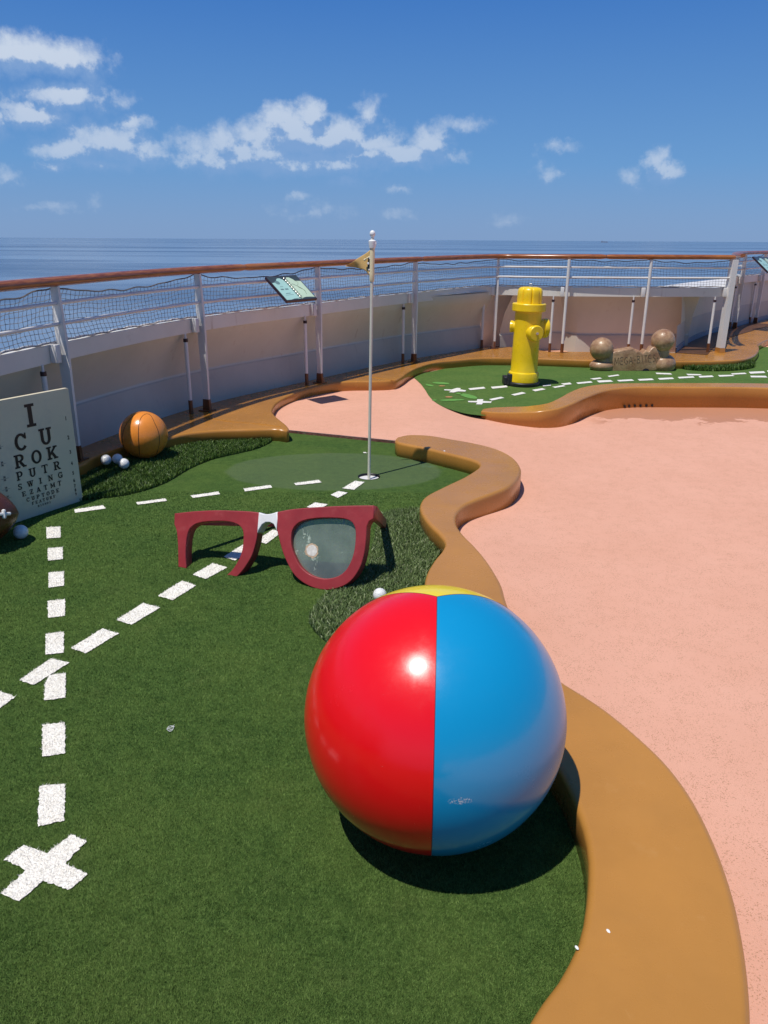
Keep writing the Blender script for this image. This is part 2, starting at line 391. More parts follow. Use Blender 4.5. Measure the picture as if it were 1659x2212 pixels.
def ball_mat(name, col):
    m, t, b = newmat(name); geo = t.n('ShaderNodeNewGeometry'); p = geo.outputs['Position']
    c = t.mix(t.m('MULTIPLY', t.step(t.noise(p, 5, 6, .7), .5, .8), .10), col, tuple(min(1, x*.8+.05) for x in col))
    # dust and a scraped spot low on the side
    q = t.vm('LENGTH', t.vm('MULTIPLY', t.vm('SUBTRACT', p, (.172, 1.377, .342)), (1/.034, 1/.034, 1/.011)))
    c = t.mix(t.m('MULTIPLY', t.m('MULTIPLY', t.step(q, 1.0, .6), t.step(t.noise(p, 190, 4, .7), .50, .60)), .8), c, (.62, .66, .68))
    c = t.mix(t.m('MULTIPLY', t.step(t.noise(t.vm('MULTIPLY', p, (1, 1, 5)), 34, 7, .8), .63, .72), .16), c, tuple(min(1, x*.7+.12) for x in col))
    c = t.mix(t.m('MULTIPLY', t.step(t.noise(p, 130, 2, .5), .80, .84), .5), c, (.7, .7, .68))
    t.link(c, b.inputs['Base Color']); b.inputs['Specular IOR Level'].default_value = .55; b.inputs['Coat Weight'].default_value = .18; b.inputs['Coat Roughness'].default_value = .4
    t.link(t.step(t.noise(p, 7, 7, .75), .40, .72, .15, .30), b.inputs['Roughness'])
    bn = t.n('ShaderNodeBump'); bn.inputs['Distance'].default_value = .0016; bn.inputs['Strength'].default_value = .55
    t.link(t.m('ADD', t.noise(p, 5, 3), t.m('MULTIPLY', t.noise(p, 260, 2), .05)), bn.inputs['Height']); t.link(bn.outputs[0], b.inputs['Normal']); return m
M['red'] = ball_mat('red_gelcoat', (.80, .0035, .008))
M['blue'] = ball_mat('blue_gelcoat', (.004, .27, .53))
M['yellow'] = ball_mat('yellow_gelcoat', (.86, .66, .010))
M['seam'] = simple('seam', (.10, .02, .03), .5)
M['orange'] = simple('basketball_paint', (.78, .26, .035), .2, .08, 6, .55, bump=.0015, bscale=12, dirt=((.60, .28, .10), 8, .5, .8, .5), rvar=.15)
M['black'] = simple('black_paint', (.012, .010, .010), .4, .1)
M['golf'] = None
M['football'] = simple('football_brown', (.10, .030, .013), .22, .15, 8, .5, bump=.0008, bscale=300, rvar=.15)
M['lace'] = simple('lace_white', (.72, .72, .70), .35, .06, 20)
M['maroon'] = simple('maroon_paint', (.30, .030, .036), .38, .10, 7, .4, dirt=((.42, .12, .11), 14, .52, .8, .35), bump=.0006, bscale=120, rvar=.15)
M['tape'] = simple('tape_white', (.78, .78, .78), .4, .04, 10, dirt=((.55, .52, .48), 25, .55, .8, .3))
M['board'] = simple('board', (.72, .645, .46), .5, .06, 2.5, .35, dirt=((.30, .30, .27), 5, .50, .8, .35))
M['ink'] = simple('ink', (.010, .006, .007), .45, .1)
M['ink_faded'] = simple('ink_faded', (.09, .09, .085), .6, .3, 60)
M['hyd'] = simple('hydrant_yellow', (.88, .60, .006), .26, .06, 6, .55, bump=.0012, bscale=18, dirt=((.70, .48, .04), 9, .52, .8, .5), rvar=.18)
M['rubber'] = simple('black_base', (.014, .015, .018), .45, .2, 10)
M['steel'] = simple('bolt_steel', (.55, .54, .50), .35, .1, 30, metal=.9)
def bone_mat():
    m, t, b = newmat('bone_clay'); geo = t.n('ShaderNodeNewGeometry'); p = geo.outputs['Position']
    c = t.mix(t.step(t.noise(p, 9, 6, .65), .35, .68), (.46, .285, .155), (.27, .135, .070))
    c = t.mix(t.m('MULTIPLY', t.step(t.noise(p, 45, 5, .7), .5, .75), .4), c, (.54, .38, .24))
    t.link(c, b.inputs['Base Color']); b.inputs['Roughness'].default_value = .3; b.inputs['Coat Weight'].default_value = .25
    bn = t.n('ShaderNodeBump'); bn.inputs['Distance'].default_value = .004; t.link(t.noise(p, 28, 4, .6), bn.inputs['Height']); t.link(bn.outputs[0], b.inputs['Normal']); return m
M['bone'] = bone_mat()
M['bone_dark'] = simple('bone_groove', (.10, .058, .034), .6, .2, 30)
M['white'] = simple('ship_white', (.74, .72, .69), .35, .05, 3, .45, bump=.0008, bscale=30, dirt=((.46, .38, .31), 5, .55, .82, .45), rvar=.15)
M['band'] = simple('ship_white_band', (.74, .71, .64), .4, .05, 2, .4, bump=.0012, bscale=14, dirt=((.34, .25, .19), 7, .58, .80, .5), streak=((.30, .17, .09), .45))
M['wall_up'] = simple('bulwark_cream', (.58, .575, .50), .5, .06, 1.5, .3, bump=.003, bscale=5, dirt=((.38, .30, .24), 3, .55, .8, .4), streak=((.33, .22, .15), .35))
M['wall_low'] = simple('bulwark_grey', (.48, .45, .385), .5, .06, 2, .3, bump=.003, bscale=6, dirt=((.30, .27, .25), 5, .55, .8, .5), streak=((.25, .19, .14), .35))
M['shade_brown'] = simple('shade_brown', (.10, .045, .022), .4, .2, 4)  # dark brown used to paint shade onto the ledge floor
def wood():
    m, t, b = newmat('varnished_wood'); tcn = t.n('ShaderNodeNewGeometry'); p = tcn.outputs['Position']
    st = t.vm('MULTIPLY', p, (9, 9, 160)); n1 = t.noise(st, 1.0, 6, .6, .3)
    c = t.mix(t.step(n1, .35, .68), (.21, .055, .012), (.42, .145, .036))
    c = t.mix(t.m('MULTIPLY', t.step(t.noise(p, 1.1, 3), .58, .68), .35), c, (.55, .22, .05))
    t.link(c, b.inputs['Base Color']); b.inputs['Roughness'].default_value = .33; b.inputs['Coat Weight'].default_value = .35; b.inputs['Coat Roughness'].default_value = .2
    return m
M['wood'] = wood()
M['net'] = simple('net_cord', (.15, .14, .14), .8, .3, 30)
M['rope'] = simple('rope_white', (.66, .63, .60), .8, .2, 90, bump=.003, bscale=120)
M['pole'] = simple('pole_cream', (.66, .64, .53), .4, .06, 6)
M['plastic'] = simple('white_plastic', (.82, .82, .80), .35, .03)
M['flag'] = simple('flag_gold', (.62, .40, .15), .8, .1, 20, .2, bump=.001, bscale=200)
M['flag_pale'] = simple('flag_pale', (.80, .68, .42), .8, .05)
M['cup'] = simple('cup_white', (.72, .71, .69), .4, .1)
M['lip'] = simple('lip_edge', (.13, .060, .050), .85, .35, 30, .1, bump=.006, bscale=60, dirt=((.10, .17, .10), 22, .5, .7, .6))
M['page'] = simple('page', (.38, .62, .55), .3, .04, 4)
M['page2'] = simple('page_cream', (.52, .66, .48), .3, .05, 4)
M['slate'] = simple('slate', (.045, .060, .065), .3, .15, 5)
M['sign_edge'] = simple('sign_edge', (.035, .012, .014), .4)
M['ship_grey'] = simple('distant_ship', (.22, .25, .32), .7)

def golf_mat():
    m, t, b = newmat('golf_ball_white'); tcn = t.n('ShaderNodeTexCoord')
    v = t.n('ShaderNodeTexVoronoi', feature='F1'); v.inputs['Scale'].default_value = 5.5; v.inputs['Randomness'].default_value = .35
    t.link(t.vm('SCALE', tcn.outputs['Object'], sc_=27), v.inputs['Vector'])
    b.inputs['Base Color'].default_value = (.80, .80, .78, 1); b.inputs['Roughness'].default_value = .3
    bn = t.n('ShaderNodeBump'); bn.inputs['Distance'].default_value = .0025; t.link(t.step(v.outputs['Distance'], .0, .42), bn.inputs['Height']); t.link(bn.outputs[0], b.inputs['Normal']); return m
M['golf'] = golf_mat()

def lens_mat():
    m, t, b = newmat('scuffed_lens'); geo = t.n('ShaderNodeNewGeometry'); p = geo.outputs['Position']
    nt = m.node_tree; o = [n for n in nt.nodes if n.type == 'OUTPUT_MATERIAL'][0]; nt.nodes.remove(b)
    tr = t.n('ShaderNodeBsdfTransparent'); tr.inputs[0].default_value = (.62, .72, .68, 1)
    gl = t.n('ShaderNodeBsdfGlossy'); gl.inputs['Roughness'].default_value = .08; gl.inputs[0].default_value = (.9, .9, .9, 1)
    df = t.n('ShaderNodeBsdfDiffuse'); df.inputs[0].default_value = (.46, .54, .44, 1)
    haze = t.step(t.noise(p, 4, 5, .6), .3, .8, .18, .42)
    n2 = t.noise(t.vm('ADD', p, t.vm('SCALE', t.noise(p, 9, 3, out=1), sc_=.12)), 11, 5, .6)
    ln = t.m('ABSOLUTE', t.m('SUBTRACT', n2, .52)); scr = t.m('MULTIPLY', t.step(ln, .022, .004), t.step(t.noise(p, 5, 2), .44, .54))
    blot = t.m('MULTIPLY', t.step(t.noise(p, 17, 5, .7), .60, .66), .6)
    f = t.m('MAXIMUM', haze, t.m('MAXIMUM', t.m('MULTIPLY', scr, .95), blot))
    m1 = t.n('ShaderNodeMixShader'); t.link(f, m1.inputs[0]); t.link(tr.outputs[0], m1.inputs[1]); t.link(df.outputs[0], m1.inputs[2])
    fr = t.n('ShaderNodeFresnel'); fr.inputs[0].default_value = 1.5
    m2 = t.n('ShaderNodeMixShader'); t.link(t.m('ADD', fr.outputs[0], .03), m2.inputs[0]); t.link(m1.outputs[0], m2.inputs[1]); t.link(gl.outputs[0], m2.inputs[2])
    t.link(m2.outputs[0], o.inputs[0]); return m
M['lens'] = lens_mat()

def sea_mat():
    m, t, b = newmat('sea_water'); geo = t.n('ShaderNodeNewGeometry'); p = geo.outputs['Position']
    slick = t.noise(t.vm('MULTIPLY', p, (.0006, .0032, 1)), 1.0, 5, .62, .6)
    sl2 = t.noise(t.vm('MULTIPLY', p, (.006, .02, 1)), 1.0, 5, .6)
    s = t.step(t.m('ADD', t.m('MULTIPLY', slick, .75), t.m('MULTIPLY', sl2, .25)), .44, .60)
    c = t.mix(s, (.165, .225, .305), (.085, .135, .21)); t.link(c, b.inputs['Base Color'])
    t.link(t.m('ADD', t.m('MULTIPLY', s, .10), .20), b.inputs['Roughness']); b.inputs['IOR'].default_value = 1.33
    bn = t.n('ShaderNodeBump'); bn.inputs['Distance'].default_value = 1.0
    h = t.m('ADD', t.m('MULTIPLY', t.noise(t.vm('MULTIPLY', p, (.16, .4, 1)), 1, 6, .65), .5), t.m('MULTIPLY', t.noise(t.vm('MULTIPLY', p, (.02, .06, 1)), 1, 4, .6), 1.2))
    t.link(t.m('MULTIPLY', h, t.m('ADD', t.m('MULTIPLY', s, .6), .45)), bn.inputs['Height']); bn.inputs['Strength'].default_value = .5
    t.link(bn.outputs[0], b.inputs['Normal']); return m
M['sea'] = sea_mat()

# ---------------------------------------------------------------- sea
SEAZ = -25.0
mb = MB(); n = 96; rs = [5, 60, 400, 3000, 20000, 90000]
vs = [(r*math.cos(2*math.pi*k/n), r*math.sin(2*math.pi*k/n), SEAZ) for r in rs for k in range(n)]; fs = [tuple(range(n))]
for i in range(len(rs)-1):
    for k in range(n): fs.append((i*n+k, i*n+(k+1) % n, (i+1)*n+(k+1) % n, (i+1)*n+k))
tag(obj('sea', mesh('sea', vs, fs), M['sea']), kind='structure')
d = ray(1306, 518.0); sp = Vector((d.x, d.y, 0)).normalized()*15000
a_ = Vector((d.y, -d.x, 0)).normalized()
ship = MB(); Ms = Matrix((a_, Vector((d.x, d.y, 0)).normalized(), Vector((0, 0, 1)))).transposed()
ship.box((sp.x, sp.y, SEAZ+6), (120, 18, 14), Ms); ship.box((sp.x+a_.x*-42, sp.y+a_.y*-42, SEAZ+20), (18, 16, 14), Ms)
for q in (-14, 8, 30): ship.box((sp.x+a_.x*q, sp.y+a_.y*q, SEAZ+15), (15, 14, 4), Ms)
tag(ship.build('cargo_ship', M['ship_grey']), 'tiny grey cargo ship far away on the sea horizon', 'ship')

# ---------------------------------------------------------------- outlines on the deck (photo points dropped on level planes)
def pts(L, z): return [W2(x, y, z) for x, y in L]
KZ = .105                                           # top of the near kerb
# winding kerb: outer (pink) side from the tip, then inner (turf) side back
K_out = [(857, 944), (880, 939), (925, 940), (975, 948), (1030, 958), (1075, 970), (1105, 985), (1121, 1001), (1126, 1018), (1117, 1036), (1098, 1052), (1070, 1064), (1035, 1077), (1008, 1089), (991, 1103), (985, 1118), (988, 1134), (1002, 1154), (1026, 1178), (1050, 1206), (1070, 1236), (1084, 1262), (1092, 1290), (1105, 1325), (1130, 1375), (1165, 1425), (1212, 1468), (1260, 1498), (1310, 1531), (1400, 1606), (1450, 1657), (1500, 1727), (1550, 1828), (1585, 1930), (1605, 2020), (1618, 2110), (1624, 2212), (1620, 2330), (1600, 2450), (1540, 2850), (1380, 3400)]
K_in = [(760, 3400), (900, 2800), (1020, 2450), (1080, 2300), (1138, 2212), (1172, 2158), (1206, 2114), (1229, 2074), (1250, 2030), (1261, 1989), (1267, 1950), (1271, 1904), (1272, 1856), (1268, 1820), (1260, 1786), (1246, 1745), (1228, 1701), (1206, 1660), (1160, 1600), (1080, 1530), (1005, 1450), (955, 1370), (925, 1305), (917, 1262), (922, 1236), (938, 1208), (956, 1186), (961, 1171), (951, 1155), (927, 1131), (911, 1108), (907, 1090), (918, 1072), (955, 1052), (1005, 1028), (1034, 1008), (1035, 1001), (1022, 994), (990, 985), (957, 977), (920, 968), (884, 961), (858, 955), (853, 949)]
kout = spline(pts(K_out, KZ), .03); kin = spline(pts(K_in, KZ), .03)
KERB = kout+kin
o = slab('winding_kerb', KERB, -.06, KZ, .019, M['ochre'])
tag(o, 'glossy ochre winding kerb curving past the beach ball between near green turf and pink deck', 'kerb')

# far kerb
FZ = .165
def fkz(px): return float(np.interp(px, [1039, 1081, 1129, 1176, 1233, 1300], [.028, .055, .088, .120, .160, FZ]))
def fpts(L): return [(*W2(x, y, fkz(x)), fkz(x)) for x, y in L]
FK_top = [(1039, 889), (1043, 884), (1060, 881), (1089, 879), (1149, 877), (1182, 871), (1206, 861), (1230, 847), (1255, 837), (1287, 831), (1331, 828), (1433, 827), (1554, 827), (1659, 828), (1850, 834), (2100, 845)]
FK_bot = [(2100, 862), (1850, 848), (1659, 838), (1473, 836), (1372, 836), (1331, 839), (1303, 844), (1271, 855), (1238, 869), (1206, 880), (1170, 887), (1129, 890), (1089, 891), (1055, 890), (1041, 889.5)]
ft_, fb2 = spline(fpts(FK_top), .05), spline(fpts(FK_bot), .05)
fk3 = ft_+fb2; fkerb = [(q[0], q[1]) for q in fk3]
xs_ = np.array([q[0] for q in fk3]); zs_ = np.array([q[2] for q in fk3]); o_ = np.argsort(xs_); xs_, zs_ = xs_[o_], zs_[o_]
kk = np.ones(9)/9; zs_ = np.convolve(np.pad(zs_, 4, mode='edge'), kk, 'valid')
def fk_to(x, y, z): top = float(np.interp(x, xs_, zs_)); return (x, y, -.06+(z+.06)*(top+.06)/(FZ+.06))
fk = slab('low_kerb', fkerb, -.06, FZ, .018, M['ochre'], to3=fk_to)
tag(fk, 'glossy ochre kerb with a pointed left end in front of the yellow hydrant green', 'kerb')
dh = MB()                                            # drain holes at its foot
for (x, y) in [(1353, 880.5), (1363, 880), (1374, 878.6), (1385.5, 877.8), (1396.5, 876.5), (1408, 876)]:
    p = W(x, y, -.02); fa_ = np.array(fkerb); near_ = fa_[(np.abs(fa_[:, 0]-p.x) < .06)]; yf = near_[:, 1].min()
    dh = MB(); dh.lathe([(.012, 0), (.012, .02)], (p.x, yf-.004, -.018), Matrix.Rotation(-math.pi/2, 3, 'X'), 12); dh.build('drain_hole', M['black'], fk)

# ledge beneath the railing
LZ = .10
L_in = [(-900, 1330), (-400, 1190), (0, 1072), (110, 1030), (169, 1006), (205, 987), (231, 977), (300, 957), (364, 945), (403, 936), (463, 930), (549, 927), (600, 926), (618, 929), (624, 927), (621, 919), (609, 909), (596, 898), (589, 889), (590, 881), (598, 869), (619, 856), (659, 840), (692, 832), (725, 826), (760, 823.5), (808, 823), (840, 822), (853, 820.5), (867, 814), (884, 802), (907, 791), (940, 782), (990, 777), (1042, 773), (1104, 773), (1164, 774), (1280, 778), (1400, 780), (1507, 780), (1561, 779), (1602, 776), (1627, 769), (1638, 759), (1640, 750), (1638, 744), (1646, 739), (1659, 733), (1700, 722), (1760, 713)]
L_far = [(1700, 716), (1659, 725.5), (1618, 720.5), (1604, 712), (1612, 706), (1640, 700), (1700, 690), (1760, 681)]
lin = spline(pts(L_in, LZ), .05)
POST = [(-2.62, 1.6), (-2.38, 3.3), (-2.05, 4.96), (-1.53, 6.55), (-.67, 7.94), (.35, 9.42), (1.49, 10.69), (2.34, 10.31), (3.39, 10.32), (4.5, 10.45)]
PATH1 = [(-2.75, -1.5)]+POST[:-3]+[(2.34, 10.31), (3.39, 10.33), (4.5, 10.45)]
def offpath(P, d):
    r = []
    for i in range(len(P)):
        a = np.array(P[max(i-1, 0)]); b = np.array(P[min(i+1, len(P)-1)]); t = (b-a)/np.linalg.norm(b-a); r.append(np.array(P[i])+d*np.array((-t[1], t[0])))
    return r
left_path = spline([(-2.75, -1.5), (-2.75, 0)]+POST[:7], .06)          # up to the corner post
back_left = offpath(left_path, .19)
P2 = [(4.5, 10.45), (4.85, 11.2), (5.35, 12.4), (5.99, 13.5), (6.76, 14.42), (7.9, 15.5), (9.6, 16.8), (12, 18)]
path2 = spline(P2, .08)
wall2 = [(3.86, 10.36), (4.3, 11.21), (4.79, 12.01), (5.23, 12.64), (5.63, 13.13), (6.7, 14.45), (7.9, 15.75), (9.6, 17.1), (12, 18.4)]
wall2s = spline(wall2, .08)
outline = [(-2.94, -1.5)]+[(-2.4, -1.5)]+[tuple(q) for q in lin if q[1] > .2]
outline = [q for q in outline]+[tuple(W2(1760, 681, LZ))]+[tuple(q) for q in wall2s[::-1] if q[1] < 17.5 and q[0] < 8.6]+[(3.7, 10.44), (2.9, 10.42), (2.2, 10.45), (1.72, 10.9)]+[tuple(q) for q in back_left[::-1]]
ledge = slab('ledge', outline, -.06, LZ, .02, M['ledge'])
for JL in ([(453, 903), (494, 910), (549, 914.5), (606, 922)], [(770, 809), (800, 814), (851, 822)]):
    MB().tube([W(x, y, LZ+.0005) for x, y in spline(JL, 12)], .0045, 6).build('joint', M['ledge'], ledge)
tag(ledge, 'glossy ochre raised ledge running along under the white railing', 'ledge')

# deck: a grid turned to the lip where the raised pink meets the turf
lipA = W(620, 934); lipB = W(858, 958); lv = (lipB-lipA).to_2d().normalized(); lt = Vector((-lv.y, lv.x))
cs = .05; S0, S1, T0, T1 = -4.0, 14.0, -10.0, 14.0
ns = int((S1-S0)/cs); nt_ = int((T1-T0)/cs)
tline = np.concatenate([np.arange(-nt_//2, 0)*cs, np.arange(0, nt_//2)*cs]); sline = S0+np.arange(ns)*cs
def fast_grid(name, sl, tl, keep, zf, mat, kind=True):
    S, Tt = np.meshgrid(sl, tl); X = lipA.x+lv.x*S+lt.x*Tt; Y = lipA.y+lv.y*S+lt.y*Tt
    cxm = (X[:-1, :-1]+X[1:, 1:])/2; cym = (Y[:-1, :-1]+Y[1:, 1:])/2; tm = (Tt[:-1, :-1]+Tt[1:, 1:])/2
    k = keep(cxm, cym, tm); idx = np.arange(X.size).reshape(X.shape)
    a, b, c, dd = idx[:-1, :-1][k], idx[:-1, 1:][k], idx[1:, 1:][k], idx[1:, :-1][k]
    Z = zf(X, Y, Tt); V = np.stack([X, Y, Z], -1).reshape(-1, 3); Fi = np.concatenate([np.stack([a, b, c], 1), np.stack([a, c, dd], 1)])
    used = np.unique(Fi); remap = np.zeros(len(V), int); remap[used] = np.arange(len(used))
    me = tris(name, V[used], remap[Fi]); o = obj(name, me, mat, smooth=True); return o
def sstep(x, a, b): t = np.clip((x-a)/(b-a), 0, 1); return t*t*(3-2*t)
near_side = [(-9, -3)]+[tuple(q) for q in kin[::1]][::-1]
kc = [((np.array(a)+np.array(b))/2) for a, b in zip(kin[::-1][::1], [kout[int(i*len(kout)/len(kin))] for i in range(len(kin))])]
near_poly = [tuple(q) for q in kc if q[1] < 6.3]+[(.6, -6), (-9, -6), (-9, 9), (lipA.x-.02, lipA.y)]
def pkeep(x, y, t):
    P = np.stack([x.ravel(), y.ravel()], 1); kp = inside(P, near_poly).reshape(x.shape)
    sl = (x-lipA.x)*lv.x+(y-lipA.y)*lv.y
    return ((t > 0) | (~kp & (sl > (lipB-lipA).length+.03))) & (y > -6) & (x > -3) & ~((t > 0) & (x < -1.2))
def pz(x, y, t):
    A = sstep(.5-x, -.5, .3)*sstep(8.2-y, 0, 1.2)*(t >= -1e-6)
    B = sstep(x, .3, 1.0)*sstep(8.0-y, 0, .5)
    return .024*A-.035*B-.002
deck = fast_grid('deck', sline, tline, pkeep, pz, M['pink'])
tag(deck, kind='structure')
# dark cut edge of the raised pink
lb = MB()
L0 = np.array(lipA.to_2d())-np.array(lv)*.05; L1 = np.array(lipB.to_2d())+np.array(lv)*.06; nseg = 60
vs = []
for i in range(nseg+1):
    q = L0+(L1-L0)*i/nseg; j = RNG.normal(0, .0025)
    vs += [(q[0]-lt.x*(.012+j), q[1]-lt.y*(.012+j), -.02), (q[0]-lt.x*(.006+j), q[1]-lt.y*(.006+j), .018+j), (q[0]+lt.x*.004, q[1]+lt.y*.004, .0185)]
fs = []
for i in range(nseg): fs += [(3*i, 3*i+3, 3*i+4, 3*i+1), (3*i+1, 3*i+4, 3*i+5, 3*i+2)]
lb.add(vs, fs); tag(lb.build('deck_edge', M['lip']), kind='structure')

# near turf
NT_in = [tuple(q) for q in kin]      # bottom -> tip, inner side
turf_outline = [(.6, -.6), (-4, -.6), (-3.2, 5), (-2.1, 5.4), (-1.7, 6.3), (-1.0, 6.4)]+[tuple(np.array(lipA.to_2d())-.008*np.array(lt)), tuple(np.array(lipB.to_2d())-.008*np.array(lt)), (lipB.x+.1, lipB.y-.06)]
# centreline of the kerb, worked out from nearest points of both sides
def nearest_mid(a, B): B = np.array(B); d = np.linalg.norm(B-np.array(a), axis=1); return tuple((np.array(a)*.75+B[d.argmin()]*.25))
inner_off = [nearest_mid(q, kout) for q in kin[::-2]]
turf_outline = turf_outline+[q for q in inner_off if q[1] > -.4]
def flat(name, outline, z, mat, parent=None, holes=()):
    if area(outline) < 0: outline = outline[::-1]
    v2, f2 = cdt([tuple(q) for q in outline], holes)
    return obj(name, mesh(name, [(q.x, q.y, z) for q in v2], [tuple(f) for f in f2]), mat, parent)
HR_ = .072
hx, hy = HOLE.x, HOLE.y
hole_ring = [(hx+HR_*math.cos(2*math.pi*k/40), hy+HR_*math.sin(2*math.pi*k/40)) for k in range(40)]
green = flat('putting_green', turf_outline, 0.0, M['turf'], None, [hole_ring]); tag(green, kind='structure')

# far green
FG = [(866, 817), (884, 812), (905, 826), (918, 842), (928, 858), (945, 873), (975, 886), (1010, 895), (1044, 899)]
fg_left = spline(pts(FG, 0), .05)
fg_out = [tuple(q) for q in fg_left]+[nearest_mid(q, fkerb[len(fkerb)//2:]) for q in spline([(q[0], q[1]) for q in fpts(FK_top[3:])], .1)]
fg_out += [W2(2100, 800), W2(1800, 740)]+[tuple(np.array(q)+np.array((0, .12))) for q in spline(pts(L_in[33:47], LZ), .1)[::-1]]
fgreen = flat('far_green', fg_out, .004, M['far_turf']); tag(fgreen, kind='structure')

# ---------------------------------------------------------------- turf pile, grass
def blades(name, poly, dens, w, h, mat, z=0.0, lean=.5, holes=(), parent=None, bend=True, dist_scale=None, bbox=None, extra=None):
    P = np.array(poly); lo = P.min(0) if bbox is None else np.array(bbox[:2]); hi = P.max(0) if bbox is None else np.array(bbox[2:])
    if dist_scale:
        Y0, Y1, k = dist_scale; N = int(k*(hi[0]-lo[0])*(1/Y0-1/Y1)); u = RNG.random(N); y = 1/(1/Y0-u*(1/Y0-1/Y1)); x = lo[0]+RNG.random(N)*(hi[0]-lo[0])
        Q = np.stack([x, y], 1); vis = np.abs((x)/(y*.94+.5)) < .62; Q = Q[vis]
    else:
        N = int(dens*(hi[0]-lo[0])*(hi[1]-lo[1])); Q = lo+RNG.random((N, 2))*(hi-lo)
    Q = Q[inside(Q, [tuple(q) for q in poly])]
    for hc, hr in holes: Q = Q[np.hypot(Q[:, 0]-hc[0], Q[:, 1]-hc[1]) > hr]
    if extra is not None: Q = Q[extra(Q)]
    n = len(Q); an = RNG.random(n)*6.283; dx, dy = np.cos(an), np.sin(an); la = RNG.random(n)*6.283; ll = RNG.random(n)**.7*lean
    hh = h*(.55+.6*RNG.random(n)); ww = np.full(n, w)*(.7+.6*RNG.random(n))
    if dist_scale: ww = np.maximum(w, .0008*Q[:, 1])*(.7+.6*RNG.random(n))
    b = np.stack([Q[:, 0], Q[:, 1], np.full(n, z)], 1)
    side = np.stack([dx*ww/2, dy*ww/2, np.zeros(n)], 1)
    tip = b+np.stack([np.cos(la)*ll*hh, np.sin(la)*ll*hh, hh*np.sqrt(np.maximum(.15, 1-ll**2*.7))], 1)
    if bend:
        midp = b+np.stack([np.cos(la)*ll*hh*.25, np.sin(la)*ll*hh*.25, hh*.6], 1)
        V = np.stack([b-side, b+side, midp+side*.85, midp-side*.85, tip], 1).reshape(-1, 3); i = np.arange(n)[:, None]*5
        Fi = np.concatenate([i+[0, 1, 2], i+[0, 2, 3], i+[3, 2, 4]], 0); rep = 5
    else:
        V = np.stack([b-side, b+side, tip], 1).reshape(-1, 3); Fi = np.arange(n*3).reshape(-1, 3); rep = 3
    me = tris(name, V, Fi)
    tone = np.repeat(RNG.random(n), rep).astype(np.float32); at = me.attributes.new('tone', 'FLOAT', 'POINT')
    if len(tone) == len(me.vertices): at.data.foreach_set('value', tone)
    return obj(name, me, mat, parent)

# white inlaid dashes (photo points)
def A8(L): return [(x*.3307, 1097.2+y*.3307) for x, y in L]
def A6(L): return [(x*.43, 1645.8+y*.43) for x, y in L]
def A4(L): return [(329.2+x*.3968, 1042.3+y*.3968) for x, y in L]
def A2(L): return [(493.7+x*.3307, 466.3+y*.3307) for x, y in L]
def A1(L): return [(x*.3307, 493.7+y*.3307) for x, y in L]
def R6(L): return [(932.6+x*.2315, 493.7+y*.2315) for x, y in L]
def R7(L): return [(1206.9+x*.2725, 521.2+y*.2725) for x, y in L]
CROSS_N = A6([(360, 370), (438, 402), (328, 518), (443, 572), (350, 650), (218, 602), (98, 706), (5, 668), (132, 550), (22, 500), (120, 422), (235, 465)])
NEAR = [A8(q) for q in [
 [(303, 132), (395, 126), (397, 196), (305, 204)], [(312, 268), (410, 260), (411, 338), (313, 349)], [(317, 428), (417, 418), (420, 512), (318, 525)],
 [(312, 612), (425, 602), (425, 710), (314, 723)], [(300, 828), (418, 813), (416, 950), (298, 964)], [(325, 1098), (430, 1083), (428, 1245), (292, 1262), (295, 1150)],
 [(278, 1422), (425, 1408), (427, 1610), (278, 1630)], [(1260, 440), (1390, 366), (1485, 393), (1345, 468)], [(1030, 580), (1190, 480), (1280, 512), (1130, 606)],
 [(760, 738), (935, 626), (1045, 656), (860, 768)], [(465, 920), (670, 792), (775, 826), (560, 955)], [(128, 1130), (330, 990), (455, 1015), (220, 1162)], [(-150, 1300), (0, 1203), (102, 1240), (-45, 1345)]]]
NEAR += [A6([(200, 125), (328, 115), (325, 300), (192, 328)])]
NEAR += [A4(q) for q in [[(388, 408), (520, 325), (590, 345), (450, 428)], [(560, 322), (655, 260), (705, 272), (620, 337)], [(840, 137), (885, 112), (955, 122), (905, 150)]]]
NEAR += [A2(q) for q in [[(665, 1825), (720, 1802), (778, 1812), (715, 1845)], [(742, 1783), (825, 1735), (888, 1742), (820, 1792)], [(428, 1750), (590, 1728), (607, 1745), (440, 1763)], [(98, 1785), (275, 1762), (285, 1778), (108, 1803)], [(877, 1547), (893, 1546), (905, 1552), (885, 1553)]]]
NEAR += [A1(q) for q in [[(1245, 1748), (1425, 1722), (1438, 1738), (1260, 1763)], [(888, 1792), (1080, 1767), (1092, 1782), (900, 1807)], [(487, 1838), (675, 1812), (690, 1832), (490, 1860)]]]
FARD = [R6(q) for q in [[(340, 1495), (485, 1480), (502, 1495), (360, 1510)], [(550, 1480), (695, 1467), (710, 1483), (568, 1497)], [(535, 1595), (645, 1573), (678, 1583), (560, 1608)], [(740, 1552), (845, 1528), (878, 1540), (775, 1562)], [(935, 1508), (1030, 1493), (1065, 1503), (965, 1522)], [(1125, 1480), (1225, 1464), (1250, 1473), (1150, 1490)], [(1035, 1465), (1110, 1455), (1115, 1468), (1040, 1475)], [(1205, 1450), (1290, 1440), (1307, 1455), (1235, 1462)], [(1348, 1440), (1485, 1427), (1502, 1440), (1365, 1453)], [(1475, 1403), (1570, 1393), (1590, 1402), (1515, 1413)]]]
